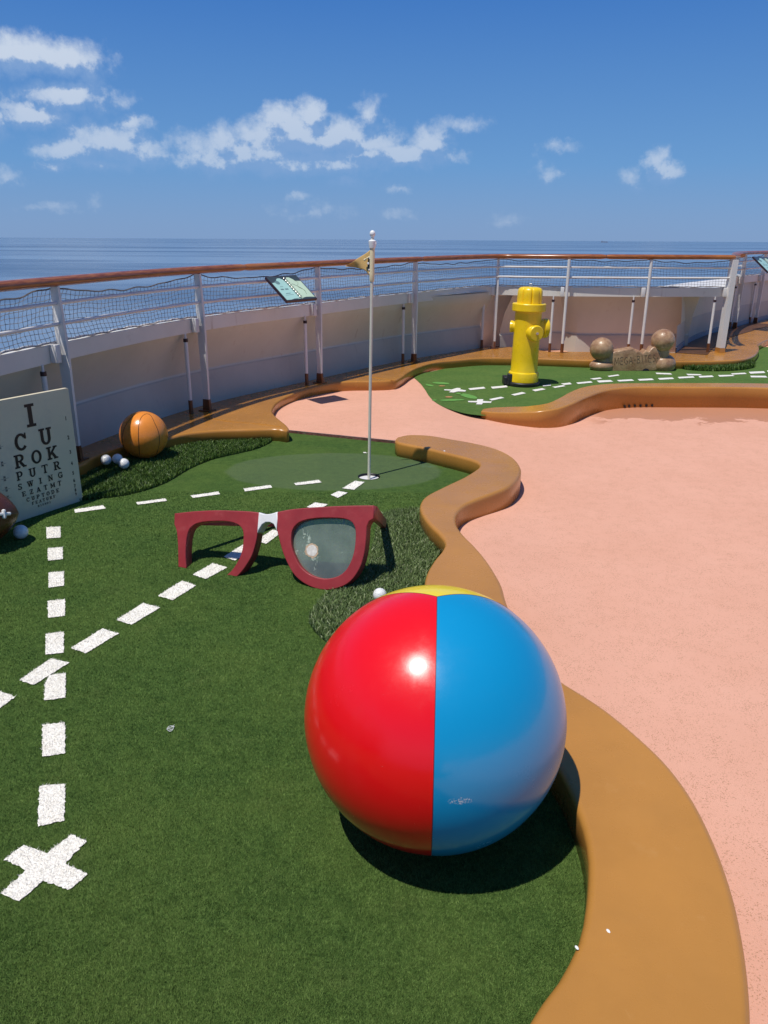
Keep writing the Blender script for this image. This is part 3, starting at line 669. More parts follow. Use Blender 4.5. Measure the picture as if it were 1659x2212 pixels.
FARD += [R7(q) for q in [[(300, 1107), (410, 1102), (432, 1115), (320, 1122)], [(387, 1070), (470, 1058), (482, 1066), (400, 1078)], [(460, 1103), (580, 1096), (598, 1108), (478, 1114)], [(625, 1095), (740, 1090), (755, 1102), (640, 1108)], [(785, 1087), (900, 1082), (915, 1094), (800, 1100)], [(767, 1044), (885, 1048), (900, 1059), (775, 1055)], [(942, 1078), (1065, 1072), (1077, 1083), (955, 1090)], [(1010, 1053), (1120, 1056), (1138, 1065), (1025, 1065)], [(1107, 1071), (1215, 1066), (1230, 1078), (1118, 1083)], [(1262, 1063), (1375, 1061), (1395, 1070), (1275, 1076)], [(1365, 1050), (1475, 1044), (1490, 1054), (1378, 1059)], [(1505, 1037), (1625, 1032), (1638, 1046), (1520, 1052)], [(1518, 1068), (1640, 1069), (1655, 1082), (1525, 1081)], [(1650, 1027), (1760, 1022), (1770, 1036), (1660, 1041)], [(1690, 1065), (1800, 1062), (1812, 1073), (1700, 1077)]]]
CROSS_F = [R6([(118, 1503), (185, 1505), (235, 1490), (272, 1492), (262, 1504), (320, 1512), (312, 1524), (245, 1522), (205, 1533), (160, 1530), (182, 1516), (115, 1512)]),
           R6([(338, 1612), (420, 1612), (425, 1596), (480, 1596), (478, 1612), (560, 1617), (552, 1630), (478, 1630), (468, 1645), (412, 1643), (425, 1626), (342, 1623)])]
wpolys = []
def inlay(name, P, z, mat, parent, blade_w, blade_h, dens, jit):
    poly = [W2(x, y, z) for x, y in P]
    if area(poly) < 0: poly = poly[::-1]
    fine = []                                     # slightly ragged edge
    for i in range(len(poly)):
        a = np.array(poly[i]); b = np.array(poly[(i+1) % len(poly)]); m_ = max(2, int(np.linalg.norm(b-a)/.006))
        for k in range(m_): fine.append(tuple(a+(b-a)*k/m_+RNG.normal(0, jit*.6, 2)))
    v2, f2 = cdt(fine); mbx = MB(); mbx.add([(q.x, q.y, z+.004) for q in v2], [tuple(f) for f in f2])
    if dens:
        pa = np.array(fine); lo, hi = pa.min(0), pa.max(0); N = int(dens*(hi[0]-lo[0])*(hi[1]-lo[1])); Q = lo+RNG.random((N, 2))*(hi-lo); Q = Q[inside(Q, fine)]
        for q in Q:
            an, la, ll = RNG.random()*6.28, RNG.random()*6.28, RNG.random()*1.1; hh = blade_h*(.6+.6*RNG.random()); w_ = blade_w*(.7+.6*RNG.random())
            c, s_ = math.cos(an)*w_/2, math.sin(an)*w_/2
            mbx.add([(q[0]-c, q[1]-s_, z+.0035), (q[0]+c, q[1]+s_, z+.0035), (q[0]+math.cos(la)*ll*hh, q[1]+math.sin(la)*ll*hh, z+.0035+hh*.75)], [(0, 1, 2)])
    me = bpy.data.meshes.new(name); me.from_pydata(mbx.v, [], mbx.f); me.update(); o = obj(name, me, mat, parent)
    wpolys.append(poly); return o
for P in NEAR:
    ym = sum(q[1] for q in P)/len(P)
    big = ym > 1130
    inlay('dash_marking', P, 0, M['white_blade'], green, .0018 if ym > 1400 else .0028, .009, 90000 if ym > 1400 else (45000 if big else 22000), .0022)
inlay('cross_marking', CROSS_N, 0, M['white_blade'], green, .0017, .009, 100000, .0025)
for P in FARD: inlay('dash_marking', P, .004, M['white_turf'], fgreen, 0, 0, 0, .002)
for P in CROSS_F: inlay('cross_marking', P, .004, M['white_turf'], fgreen, 0, 0, 0, .002)
# leaf-like inlays on the far turf
def ell(cx, cy, rx, ry, rot=0): return [(cx+rx*math.cos(a)*math.cos(rot)-ry*math.sin(a)*math.sin(rot), cy+rx*math.cos(a)*math.sin(rot)+ry*math.sin(a)*math.cos(rot)) for a in np.linspace(0, 2*math.pi, 28, endpoint=False)]
for (cx, cy, rx, ry, ro, mt) in [(85, 1445, 80, 9, .06, 'leaf'), (-20, 1465, 38, 8, .2, 'leaf'), (345, 1567, 82, 17, .22, 'leaf'), (255, 1543, 30, 6, .1, 'leaf'), (190, 1603, 115, 8, -.03, 'leaf'), (25, 1604, 22, 5, 0, 'leaf'), (95, 1471, 30, 4, 0, 'leaf_orange'), (160, 1574, 34, 6, 0, 'leaf_orange')]:
    inlay('leaf_marking' if mt == 'leaf' else 'dot_marking', R6(ell(cx, cy, rx, ry, ro)), .004, M[mt], fgreen, 0, 0, 0, .0015)

nwp = [np.array(q) for q in wpolys[:len(NEAR)+1]]
def notwhite(Q):
    k = np.ones(len(Q), bool)
    for q in nwp:
        lo, hi = q.min(0), q.max(0); s_ = (Q[:, 0] > lo[0]) & (Q[:, 0] < hi[0]) & (Q[:, 1] > lo[1]) & (Q[:, 1] < hi[1])
        if s_.any():
            ix = np.nonzero(s_)[0]; k[ix[inside(Q[ix], [tuple(a) for a in q])]] = False
    return k
pile_poly = [tuple(q) for q in turf_outline]
o = blades('turf_pile', pile_poly, 0, .0013, .0075, M['turf_blade'], .0, .9, holes=[((hx, hy), .074)], bend=False, dist_scale=(.95, 4.6, 420000), bbox=(-2.6, .9, 1.2, 4.6), extra=notwhite)
tag(o, 'short dense green artificial turf pile covering the near putting green', 'turf', kind='stuff')

def patch(name, outline, label, mat, dens, w, h, z0=0.0, lean=.75):
    ol = spline(outline, .03, closed=True)
    o = blades(name, ol, dens, w, h, mat, z0, lean); tag(o, label, 'grass', kind='stuff')
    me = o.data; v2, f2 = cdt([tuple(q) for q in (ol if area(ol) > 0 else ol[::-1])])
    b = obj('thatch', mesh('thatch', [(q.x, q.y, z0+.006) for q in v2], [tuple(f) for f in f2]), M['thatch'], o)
    return o
LGP = [W2(x, y) for x, y in [(60, 1118), (130, 1094), (180, 1082), (212, 1078), (265, 1072), (314, 1060), (357, 1044), (413, 1012), (463, 992), (506, 982), (549, 972), (574, 962), (588, 953), (586, 943), (560, 937), (494, 933), (440, 938), (390, 950), (330, 970), (260, 990), (170, 1020), (60, 1062), (-120, 1120), (-140, 1180)]]
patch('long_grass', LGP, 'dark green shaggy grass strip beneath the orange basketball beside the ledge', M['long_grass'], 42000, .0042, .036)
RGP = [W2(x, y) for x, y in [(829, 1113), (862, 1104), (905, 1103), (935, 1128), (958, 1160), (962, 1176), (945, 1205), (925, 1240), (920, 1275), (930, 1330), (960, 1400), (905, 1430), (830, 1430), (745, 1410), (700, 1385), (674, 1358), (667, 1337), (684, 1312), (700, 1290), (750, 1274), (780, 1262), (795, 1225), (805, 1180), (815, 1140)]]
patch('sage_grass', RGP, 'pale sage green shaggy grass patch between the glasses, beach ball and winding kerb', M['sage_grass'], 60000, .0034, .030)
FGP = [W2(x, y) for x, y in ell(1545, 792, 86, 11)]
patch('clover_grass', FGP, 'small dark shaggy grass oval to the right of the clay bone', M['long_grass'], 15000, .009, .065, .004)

# ---------------------------------------------------------------- golf hole and flag
c_ = MB(); c_.lathe([(.070, .0), (.070, -.10), (.001, -.10)], (hx, hy, 0), None, 40)
n = 40
cupr = empty('golf_cup', (hx, hy, -.03), 'round white golf hole cup sunk in the turf at the flag foot', 'hole')
def ringm(prof, nm, mt):
    vs = [(hx+r*math.cos(2*math.pi*k/n), hy+r*math.sin(2*math.pi*k/n), z) for r, z in prof for k in range(n)]
    fs = [(i*n+k, i*n+(k+1) % n, (i+1)*n+(k+1) % n, (i+1)*n+k) for i in range(len(prof)-1) for k in range(n)]; return obj(nm, mesh(nm, vs, fs), mt, cupr, smooth=True)
ringm([(.0745, .004), (.0715, .003), (.070, -.03)], 'liner', M['black']); ringm([(.0695, -.012), (.04, -.015), (.0, -.016)], 'cup_floor', M['cup'])
fl = empty('golf_flag', (hx, hy, -.03), 'thin cream flagpole with small gold triangular flag standing in the golf hole', 'flag')
topx, topy = -.079, 4.945
def on_pole(z): t = z/1.545; return Vector((hx+(topx-hx)*t, hy+(topy-hy)*t, z))
MB().tube([on_pole(-.03), on_pole(.75), on_pole(1.51)], .0098, 14).build('pole', M['pole'], fl)
fin = MB(); fin.lathe([(.0095, 0), (.0095, .006), (.012, .010), (.0165, .018), (.0175, .026), (.015, .036), (.008, .043), (.001, .045)], on_pole(1.508), None, 20).build('finial', M['plastic'], fl)
clp = MB(); clp.lathe([(.012, 0), (.019, .004), (.023, .030), (.024, .044), (.016, .050), (.010, .052)], on_pole(1.447), None, 18)
clp.box(on_pole(1.475)+Vector((.014, -.008, 0)), (.022, .014, .016), b=.003); clp.build('clamp', M['plastic'], fl)
# cloth: sleeve round the pole, then a pennant blown away and to the left
nu, nv = 28, 16; vs = []
zt, zb = 1.447, 1.262
for i in range(nu+1):
    u = i/nu
    for j in range(nv+1):
        v = j/nv                                    # 0 top, 1 bottom
        top = 1.450-.104*u-.006*math.sin(u*3.14); bot = 1.263+.062*math.sin(min(1, u/.32)*1.5708)+.018*max(0, (u-.32)/.68)
        z = top+(bot-top)*v
        x = -.158*u + .004*math.sin(u*9+v*2); y = .055*math.sin(u*2.6)+.012*math.sin(u*7+v*3)*u+.03*u
        p = on_pole(z)+Vector((x-.004, y, 0)); vs.append(p)
fs = [(i*(nv+1)+j, (i+1)*(nv+1)+j, (i+1)*(nv+1)+j+1, i*(nv+1)+j+1) for i in range(nu) for j in range(nv)]
me = mesh('cloth', vs, fs); cl = obj('cloth', me, M['flag'], fl, smooth=True); md = cl.modifiers.new('thick', 'SOLIDIFY'); md.thickness = .0012
slv = MB(); slv.tube([on_pole(1.255), on_pole(1.262), on_pole(1.30), on_pole(1.35), on_pole(1.40), on_pole(1.447)], [.0125, .0150, .0158, .0145, .0158, .0140], 16).build('sleeve', M['flag_pale'], fl)
em = MB()                                          # black oval mark with white bits and a pale bone on the cloth
def onflag(u, v, off=-.0022):
    i = min(int(u*nu), nu-1); j = min(int(v*nv), nv-1); q = vs[i*(nv+1)+j].lerp(vs[(i+1)*(nv+1)+j+1], .5); return q+Vector((0, off, 0))
for (cu, cv, ru, rv, mi) in [(.10, .52, .075, .32, 0)]:
    pl = [onflag(max(.0, cu+ru*math.cos(a)), cv+rv*math.sin(a)) for a in np.linspace(0, 6.283, 20, endpoint=False)]
    em.add([onflag(cu, cv)]+pl, [(0, k+1, (k+1) % 20+1) for k in range(20)])
em.build('emblem', M['black'], cl)
for (z, x, r) in [(1.392, -.014, .0055), (1.362, -.024, .007), (1.325, -.018, .005), (1.305, -.013, .006)]:
    q = on_pole(z)+Vector((x, -.006, 0)); e2 = MB(); e2.lathe([(r, 0), (r*.8, .002)], q, Matrix.Rotation(math.pi/2, 3, 'X'), 10); e2.build('emblem_spot', M['plastic'], cl)
e3 = MB(); a = on_pole(1.405)+Vector((-.010, .0, 0)); b = on_pole(1.382)+Vector((-.046, .012, 0))
e3.tube([a, b], .0045, 8); e3.tube([b+Vector((-.003, 0, .006)), b+Vector((.003, 0, -.006))], .006, 8); e3.build('emblem_bone', M['flag_pale'], cl)

# ---------------------------------------------------------------- beach ball
BR = .336; BC = Vector((.1336, 1.711, BR))
up_s = Vector((0, .5686, .8226)); pole = (up_s*.935+Vector((0, -.8226, .5686))*.354).normalized()
d_ = (W(944, 1289, 0)-CAM).normalized(); oc = CAM-BC; bq = d_.dot(oc); dq = bq*bq-(oc.dot(oc)-BR*BR); pole = ((CAM+d_*(-bq-math.sqrt(dq)))-BC).normalized()
ph = (W(932, 1845, 0)-CAM).normalized(); bq = ph.dot(oc); dq = max(0, bq*bq-(oc.dot(oc)-BR*BR)); low = ((CAM+ph*(-bq-math.sqrt(dq)))-BC).normalized()
X_ = (low-pole*low.dot(pole)).normalized(); Y_ = pole.cross(X_)
ball = empty('beach_ball', (BC.x, BC.y, 0), 'huge glossy beach ball with red, blue and yellow panels on the near turf', 'beach ball')
def gore(a0, a1, nm, mt):
    na, nb = 48, 72; vs = []
    for i in range(na+1):
        a = a0+(a1-a0)*i/na
        for j in range(nb+1):
            t = math.pi*j/nb; vs.append(BC+(pole*math.cos(t)+(X_*math.cos(a)+Y_*math.sin(a))*math.sin(t))*BR)
    fs = [(i*(nb+1)+j, i*(nb+1)+j+1, (i+1)*(nb+1)+j+1, (i+1)*(nb+1)+j) for i in range(na) for j in range(nb)]
    o = obj('panel', mesh('panel', vs, fs), mt, ball, smooth=True); o['label'] = nm; return o
T3 = 2*math.pi/3
test = X_*math.cos(.5)+Y_*math.sin(.5)
right_pos = (test.x > X_.x)
ga = ('glossy blue panel', 'blue') if right_pos else ('glossy red panel', 'red'); gb = ('glossy red panel', 'red') if right_pos else ('glossy blue panel', 'blue')
gore(0, T3, ga[0], M[ga[1]]); gore(T3, 2*T3, 'glossy yellow panel', M['yellow']); gore(2*T3, 3*T3, gb[0], M[gb[1]])
sm = MB()
for k in range(3):
    a = k*T3; sm.tube([BC+(pole*math.cos(t)+(X_*math.cos(a)+Y_*math.sin(a))*math.sin(t))*(BR-.0005) for t in np.linspace(.0, math.pi, 90)], .0012, 6)
sm.build('seam', M['seam'], ball)

# ---------------------------------------------------------------- basketball
def sphere_mb(c, r, n=48, m=32, sc_=(1, 1, 1), M_=None):
    return MB().lathe([(max(r*math.sin(math.pi*j/m), r*.0005), -r*math.cos(math.pi*j/m)) for j in range(m+1)], c, M_, n)
bb = Vector((-1.706, 5.319, .02+.166)); bkt = empty('basketball', (bb.x, bb.y, .02), 'large glossy orange basketball with black seams resting on dark shaggy grass', 'ball')
sphere_mb(bb, .166, 64, 40).build('body', M['orange'], bkt)
vdir = (bb-CAM).normalized(); rgt = vdir.cross(Vector((0, 0, 1))).normalized(); upv = rgt.cross(vdir)
def bdir(px, py):                                    # point of the ball seen at a photo point
    dd = ray(px, py).normalized(); oc = CAM-bb; b = dd.dot(oc); q = b*b-(oc.dot(oc)-.166**2); t = -b-math.sqrt(max(q, 0)); return ((CAM+dd*t)-bb).normalized()
sb = MB()
tb = A1([(905, 1290)])[0]
for P in ([(912, 1480), (906, 1400), (905, 1320), (912, 1258), (930, 1225), (958, 1210), (985, 1222), (1010, 1270), (1035, 1330), (1042, 1390), (1030, 1450), (1018, 1476)], [(1008, 1200), (925, 1195), (870, 1225), (825, 1280), (802, 1340), (800, 1400), (815, 1445)]):
    sb.tube([bb+bdir(*q)*.1655 for q in spline(A1(P), 3)], .0022, 6)
sb.build('seam', M['black'], bkt)

# ---------------------------------------------------------------- golf balls
for (x, y, z, r, lab) in [(-1.913, 3.782, 0, .0373, 'single white golf ball on open turf beside the football tip'),
    (-1.888, 5.035, .045, .0352, 'shaded white golf ball, leftmost of the three beside the basketball'),
    (-1.818, 5.06, .045, .0352, 'white golf ball in the middle of the three, touching the basketball'),
    (-1.752, 4.985, .034, .0352, 'sunlit white golf ball nearest the camera of the three by the basketball'),
    (-.016, 3.05, .006, .030, 'white golf ball half hidden behind the beach ball')]:
    mbx = MB().lathe([(max(r*math.sin(math.pi*j/24), .0001), -r*math.cos(math.pi*j/24)) for j in range(25)], (0, 0, 0), None, 36)
    o = mbx.build('golf_ball', M['golf']); o.location = (x, y, z+r); o.rotation_euler = (random.random()*3, random.random()*3, 0); tag(o, lab, 'golf ball', 'oversized white golf balls')

# ---------------------------------------------------------------- football
fa = Vector((-1.99, 3.93, .13)); fdir = Vector((-.93, -.36, .035)).normalized()
tip = atY(41, 1108, 3.73)
fc = tip+fdir*.30
fb_ = empty('football', (fc.x, fc.y, 0), 'brown football with white laces leaning by the eye chart at the left edge', 'football')
Zf = fdir; Xf = Zf.cross(Vector((0, 0, 1))).normalized(); Yf = Zf.cross(Xf); Mf = Matrix((Xf, Yf, Zf)).transposed()
prof = []
for j in range(41):
    t = -1+2*j/40; prof.append((max(.0006, .185*(1-abs(t)**2.3)**.72), t*.30))
MB().lathe(prof, fc, Mf, 48).build('body', M['football'], fb_)
def fsurf(s, ang, k=1.0): r = .185*max(0, 1-abs(s)**2.3)**.72*k; return fc+Mf @ Vector((r*math.cos(ang), r*math.sin(ang), s*.30))
tocam = (CAM-fc).normalized(); la_ = math.atan2(tocam.dot(Yf), tocam.dot(Xf)); la_ = la_+.0
MB().tube([fsurf(s, la_) for s in np.linspace(-.99, .99, 50)], .0022, 6).build('seam', M['black'], fb_)
lc = MB(); lc.tube([fsurf(s, la_, 1.03) for s in np.linspace(-.88, .4, 26)], .0085, 8)
for s in (-.80, -.64, -.5, -.34, -.18, -.02, .14, .3): lc.tube([fsurf(s, la_+q, 1.04+.03*math.cos(q*6)) for q in np.linspace(-.22, .22, 8)], [.007, .011, .010, .009, .009, .010, .011, .007], 8)
lc.build('laces', M['lace'], fb_)

# ---------------------------------------------------------------- text helpers
_tc = {}
def text_polys(s, size, bold=0.0, ext=.0006):
    cu = bpy.data.curves.new('txt', 'FONT'); cu.body = s; cu.size = size; cu.align_x = 'CENTER'; cu.align_y = 'CENTER'; cu.offset = bold; cu.extrude = ext; cu.resolution_u = 3
    o = bpy.data.objects.new('txt', cu); COL.objects.link(o); dg = bpy.context.evaluated_depsgraph_get(); me = bpy.data.meshes.new_from_object(o.evaluated_get(dg))
    v = [x.co.copy() for x in me.vertices]; f = [tuple(p.vertices) for p in me.polygons]
    bpy.data.objects.remove(o); bpy.data.curves.remove(cu); bpy.data.meshes.remove(me); return v, f

# slab-serif letters drawn as strokes: cell height 1
TS, SF = .21, .125
def bar(x0, y0, x1, y1, t=TS):
    a = Vector((x0, y0)); b = Vector((x1, y1)); n = (b-a).normalized(); n = Vector((-n.y, n.x))*t/2; return [a-n, b-n, b+n, a+n]
def arc(cx, cy, rx, ry, a0, a1, t=TS, k=14, thin=.75):
    L = []; L2 = []
    for i in range(k+1):
        a = math.radians(a0+(a1-a0)*i/k); w_ = t*(thin+(1-thin)*abs(math.cos(a))); c, s_ = math.cos(a), math.sin(a)
        L.append((cx+(rx)*c, cy+(ry)*s_)); L2.append((cx+(rx-w_)*c, cy+(ry-w_*.92)*s_))
    return [[Vector(L[i]), Vector(L[i+1]), Vector(L2[i+1]), Vector(L2[i])] for i in range(k)]
def stem(x, y0=0, y1=1, s0=True, s1=True, w=.42):
    r = [bar(x, y0, x, y1)]
    if s0: r.append(bar(x-w/2, SF/2, x+w/2, SF/2, SF))
    if s1: r.append(bar(x-w/2, 1-SF/2, x+w/2, 1-SF/2, SF))
    return r
def glyph(c):
    if c == 'I': return .46, stem(.23, w=.46)
    if c == 'C': return .82, arc(.44, .5, .42, .52, 38, 322)+[bar(.76, .64, .76, 1.0, .1), bar(.77, .82, .70, .66, .12)]
    if c == 'G': return .86, arc(.44, .5, .42, .52, 38, 340)+[bar(.76, .64, .76, 1.0, .1), bar(.72, .02, .72, .44), bar(.48, .42, .92, .42, SF)]
    if c == 'O': return .86, arc(.43, .5, .43, .52, 0, 360, k=26)
    if c == 'U': return .88, [bar(.2, .35, .2, 1), bar(.68, .35, .68, 1), bar(0, 1-SF/2, .4, 1-SF/2, SF), bar(.5, 1-SF/2, .88, 1-SF/2, SF)]+arc(.44, .37, .345, .40, 180, 360)
    if c == 'R': return .86, stem(.18)+[bar(.2, .94, .46, .94, SF), bar(.2, .49, .48, .49, SF), bar(.42, .46, .70, .05), bar(.60, SF/2, .90, SF/2, SF)]+arc(.44, .72, .32, .28, -90, 90)
    if c == 'P': return .78, stem(.18)+[bar(.2, .94, .46, .94, SF), bar(.2, .43, .48, .43, SF)]+arc(.44, .69, .33, .32, -90, 90)
    if c == 'K': return .92, stem(.18)+[bar(.24, .36, .74, .94, .17), bar(.38, .58, .72, .05, .22), bar(.54, SF/2, .92, SF/2, SF), bar(.54, 1-SF/2, .90, 1-SF/2, SF)]
    if c == 'T': return .80, [bar(.4, 0, .4, 1), bar(0, 1-SF/2, .8, 1-SF/2, SF), bar(.05, .72, .05, .98, .1), bar(.75, .72, .75, .98, .1), bar(.2, SF/2, .6, SF/2, SF)]
    if c == 'S': return .70, arc(.35, .73, .31, .29, 30, 270, TS*.9)+arc(.35, .27, .33, .29, 90, -150, TS*.9)+[bar(.62, .70, .62, 1.0, .09), bar(.06, 0, .06, .32, .09)]
    if c == 'W': return 1.16, [bar(.16, .96, .38, .04, .19), bar(.38, .04, .58, .90, .13), bar(.58, .90, .78, .04, .19), bar(.78, .04, 1.0, .96, .13)]+[bar(x-.17, 1-SF/2, x+.17, 1-SF/2, SF) for x in (.16, .58, 1.0)]
    if c == 'N': return .94, [bar(.2, 0, .2, 1, .13), bar(.76, 0, .76, 1, .13), bar(.2, .96, .76, .04, .21), bar(.02, SF/2, .38, SF/2, SF), bar(.02, 1-SF/2, .3, 1-SF/2, SF), bar(.58, 1-SF/2, .94, 1-SF/2, SF)]
    if c == 'E': return .80, stem(.18)+[bar(.2, .94, .72, .94, SF), bar(.2, .06, .74, .06, SF), bar(.2, .5, .5, .5, SF), bar(.70, .68, .70, .98, .1), bar(.73, .02, .73, .34, .1), bar(.5, .38, .5, .62, .09)]
    if c == 'F': return .76, stem(.18)+[bar(.2, .94, .72, .94, SF), bar(.2, .5, .5, .5, SF), bar(.70, .66, .70, .98, .1), bar(.5, .38, .5, .62, .09)]
    if c == 'Z': return .76, [bar(.64, .94, .12, .06), bar(.04, .94, .7, .94, SF), bar(.06, .06, .74, .06, SF), bar(.08, .70, .08, .98, .1), bar(.71, .02, .71, .32, .1)]
    if c == 'A': return .94, [bar(.18, .04, .44, .98, .13), bar(.74, .04, .48, .98), bar(.26, .32, .66, .32, .11), bar(0, SF/2, .34, SF/2, SF), bar(.56, SF/2, .94, SF/2, SF)]
    if c == 'M': return 1.12, [bar(.2, 0, .2, 1, .15), bar(.92, 0, .92, 1), bar(.2, .96, .55, .2, .19), bar(.55, .2, .92, .96, .13), bar(.02, SF/2, .38, SF/2, SF), bar(.74, SF/2, 1.10, SF/2, SF), bar(.02, 1-SF/2, .28, 1-SF/2, SF), bar(.86, 1-SF/2, 1.1, 1-SF/2, SF)]
    if c == 'D': return .86, stem(.18)+[bar(.2, .94, .42, .94, SF), bar(.2, .06, .42, .06, SF)]+arc(.40, .5, .44, .50, -90, 90)
    return .5, []

# ---------------------------------------------------------------- eye chart
cb = W(179.7, 1081); cu_ = Vector((.4991, .8666, 0)); cn = Vector((cu_.y, -cu_.x, 0))
chart = empty('eye_chart', (cb.x+cu_.x*-.27, cb.y+cu_.y*-.27, 0), 'tall pale eye chart board with black letters standing on the turf at left', 'eye chart')
def C3(u, v, o=0.0): return cb+cu_*u+Vector((0, 0, v))+cn*o
ol = [(-.54, 0), (0, 0), (-.0, .675), (-.004, .683), (-.012, .685), (-.53, .685), (-.54, .675)]
slab('board', ol, -.022, 0, .002, M['board'], chart, 3, to3=lambda x, y, z: tuple(C3(x, y, z)))
mbx = MB(); off = .0012
def put(s, cx, cy, h, w_scale=1.0, tgt=mbx):
    global off
    wd, polys = glyph(s)
    for P in polys:
        off += .0000035
        tgt.add([C3(cx+(p.x-wd/2)*h*w_scale, cy+(p.y-.5)*h, off) for p in P], [(0, 1, 2, 3)])
rows = [('I', .574, .128, -.27, 0), ('CU', .440, .094, -.3535, .160), ('ROK', .337, .076, -.374, .1045), ('PUTR', .256, .050, -.39, .0810), ('SWING', .1955, .034, -.399, .0660), ('EZATMT', .149, .028, -.381, .0468), ('CUPTODE', .110, .0225, -.363, .0328), ('FEATURF', .0805, .0175, -.335, .0235), ('RIENDS', .0555, .0115, -.303, .0150)]
for (s, v, h, u0, du) in rows:
    for i, c in enumerate(s): mbx = MB(); put(c, u0+du*i, v, h, 1.0 if h > .04 else 1.05, mbx); mbx.build('letter', M['ink'], chart)
for k, (v, sz) in enumerate([(.513, .026), (.400, .026), (.313, .024), (.243, .024), (.184, .023), (.138, .023), (.104, .022), (.078, .020), (.053, .020)]):
    tv, tf = text_polys(str(k+1), sz*1.25, .0006); nb = MB(); nb.add([C3(-.045+p.x*.8, v+p.y, .0012+p.z) for p in tv], tf); nb.build('line_number', M['ink'], chart)
for k, v in enumerate([.441, .346, .263, .203, .153, .122]):
    fr = MB(); fr.add([C3(-.481+a, v+b, .0013) for a, b in ((-.024, -.0007), (.024, -.0007), (.024, .0007), (-.024, .0007))], [(0, 1, 2, 3)])
    for s, dv in (('20', .0085), (['100', '70', '50', '40', '30', '25'][k], -.0085)):
        tv, tf = text_polys(s, .0135, .0003); fr.add([C3(-.481+p.x, v+dv+p.y, .0012+p.z) for p in tv], tf)
    fr.build('fraction', M['ink_faded'], chart)

# ---------------------------------------------------------------- giant glasses
g1 = W(397, 1227); g2 = W(698, 1274.5); gu = (g2-g1).normalized(); gback = Vector((0, 0, 1)).cross(gu).normalized()
LEAN = math.radians(24)
gv = (Vector((0, 0, 1))*math.cos(LEAN)+gback*math.sin(LEAN)).normalized(); gn = gu.cross(gv).normalized()   # gn towards viewer
if gn.dot(CAM-g1) < 0: gn = -gn
def onG(px, py):
    d = ray(px, py); t = (g1-CAM).dot(gn)/d.dot(gn); p = CAM+d*t-g1; return (p.dot(gu), p.dot(gv))
def g3(x, y, z): return tuple(g1+gu*x+gv*y+gn*z)
def GP(L, st=.012, closed=False): return [tuple(q) for q in spline([onG(*q) for q in A4(L)], st, closed)]
gl = empty('giant_glasses', (g1.x+.35, g1.y-.1, 0), 'giant maroon glasses with one lens and a white taped bridge standing on the turf', 'glasses')
GT = .058
left = GP([(120, 168), (220, 157), (350, 151), (450, 153), (540, 158), (580, 163)])+GP([(571, 275), (568, 300), (558, 345), (540, 400), (510, 452), (484, 487), (460, 513)])+GP([(400, 507), (430, 480), (458, 440), (480, 395), (491, 350), (495, 300), (492, 262), (475, 236), (440, 219), (390, 211), (330, 211), (270, 216), (225, 231), (200, 256), (188, 292), (182, 340), (180, 400), (182, 440), (185, 469)])+GP([(140, 460), (139, 400), (137, 330), (131, 265), (125, 243), (118, 228)])
o = slab('rim', left, -GT, 0, .004, M['maroon'], gl, 3, to3=g3); o['label'] = 'broken left rim with its lower half missing'
right = GP([(681, 160), (740, 148), (830, 138), (1000, 128), (1100, 125), (1203, 124)])+GP([(1204, 195), (1180, 210), (1168, 235), (1163, 300), (1154, 380), (1135, 450), (1102, 510), (1062, 550), (1010, 574), (940, 585), (880, 574), (820, 545), (770, 500), (735, 440), (706, 370), (690, 310), (678, 262)])
hole = GP([(755, 300), (762, 258), (787, 225), (830, 205), (900, 194), (980, 193), (1050, 199), (1086, 216), (1103, 250), (1105, 310), (1098, 370), (1080, 430), (1050, 480), (1010, 510), (950, 523), (900, 517), (850, 495), (805, 455), (775, 400), (758, 350)], .012, True)
slab('rim', right, -GT, 0, .004, M['maroon'], gl, 3, to3=g3, holes=[hole])
br = GP([(580.5, 162), (605, 171), (635, 172), (665, 165), (680.5, 159)])+GP([(677.5, 264), (672, 250), (660, 226), (640, 216), (618, 216), (598, 228), (584, 250), (571.5, 276)])
slab('bridge', br, -GT-.003, .003, .004, M['tape'], gl, 3, to3=g3)
hh_ = hole if area(hole) > 0 else hole[::-1]; lens_o = offset(hh_, -.001)
slab('lens', lens_o, -.034, -.026, .001, M['lens'], gl, 2, to3=g3)
ic = onG(*A4([(857, 370)])[0]); im = MB()
n = 26
def blob(r, j, z): return [g3(ic[0]+r*(1+RNG.normal(0, j))*math.cos(2*math.pi*k/n), ic[1]+r*(1+RNG.normal(0, j))*math.sin(2*math.pi*k/n), z) for k in range(n)]
crack = MB(); crack.add([g3(ic[0], ic[1], -.0252)]+blob(.034, .06, -.0252), [(0, k+1, (k+1) % n+1) for k in range(n)])
crack.build('chip_ring', simple('chip_ring', (.50, .36, .24), .7, .2, 60), gl)
crack = MB(); crack.add([g3(ic[0], ic[1], -.0246)]+blob(.026, .05, -.0246), [(0, k+1, (k+1) % n+1) for k in range(n)])
crack.build('chip', simple('chip', (.66, .63, .58), .6, .15, 80), gl)
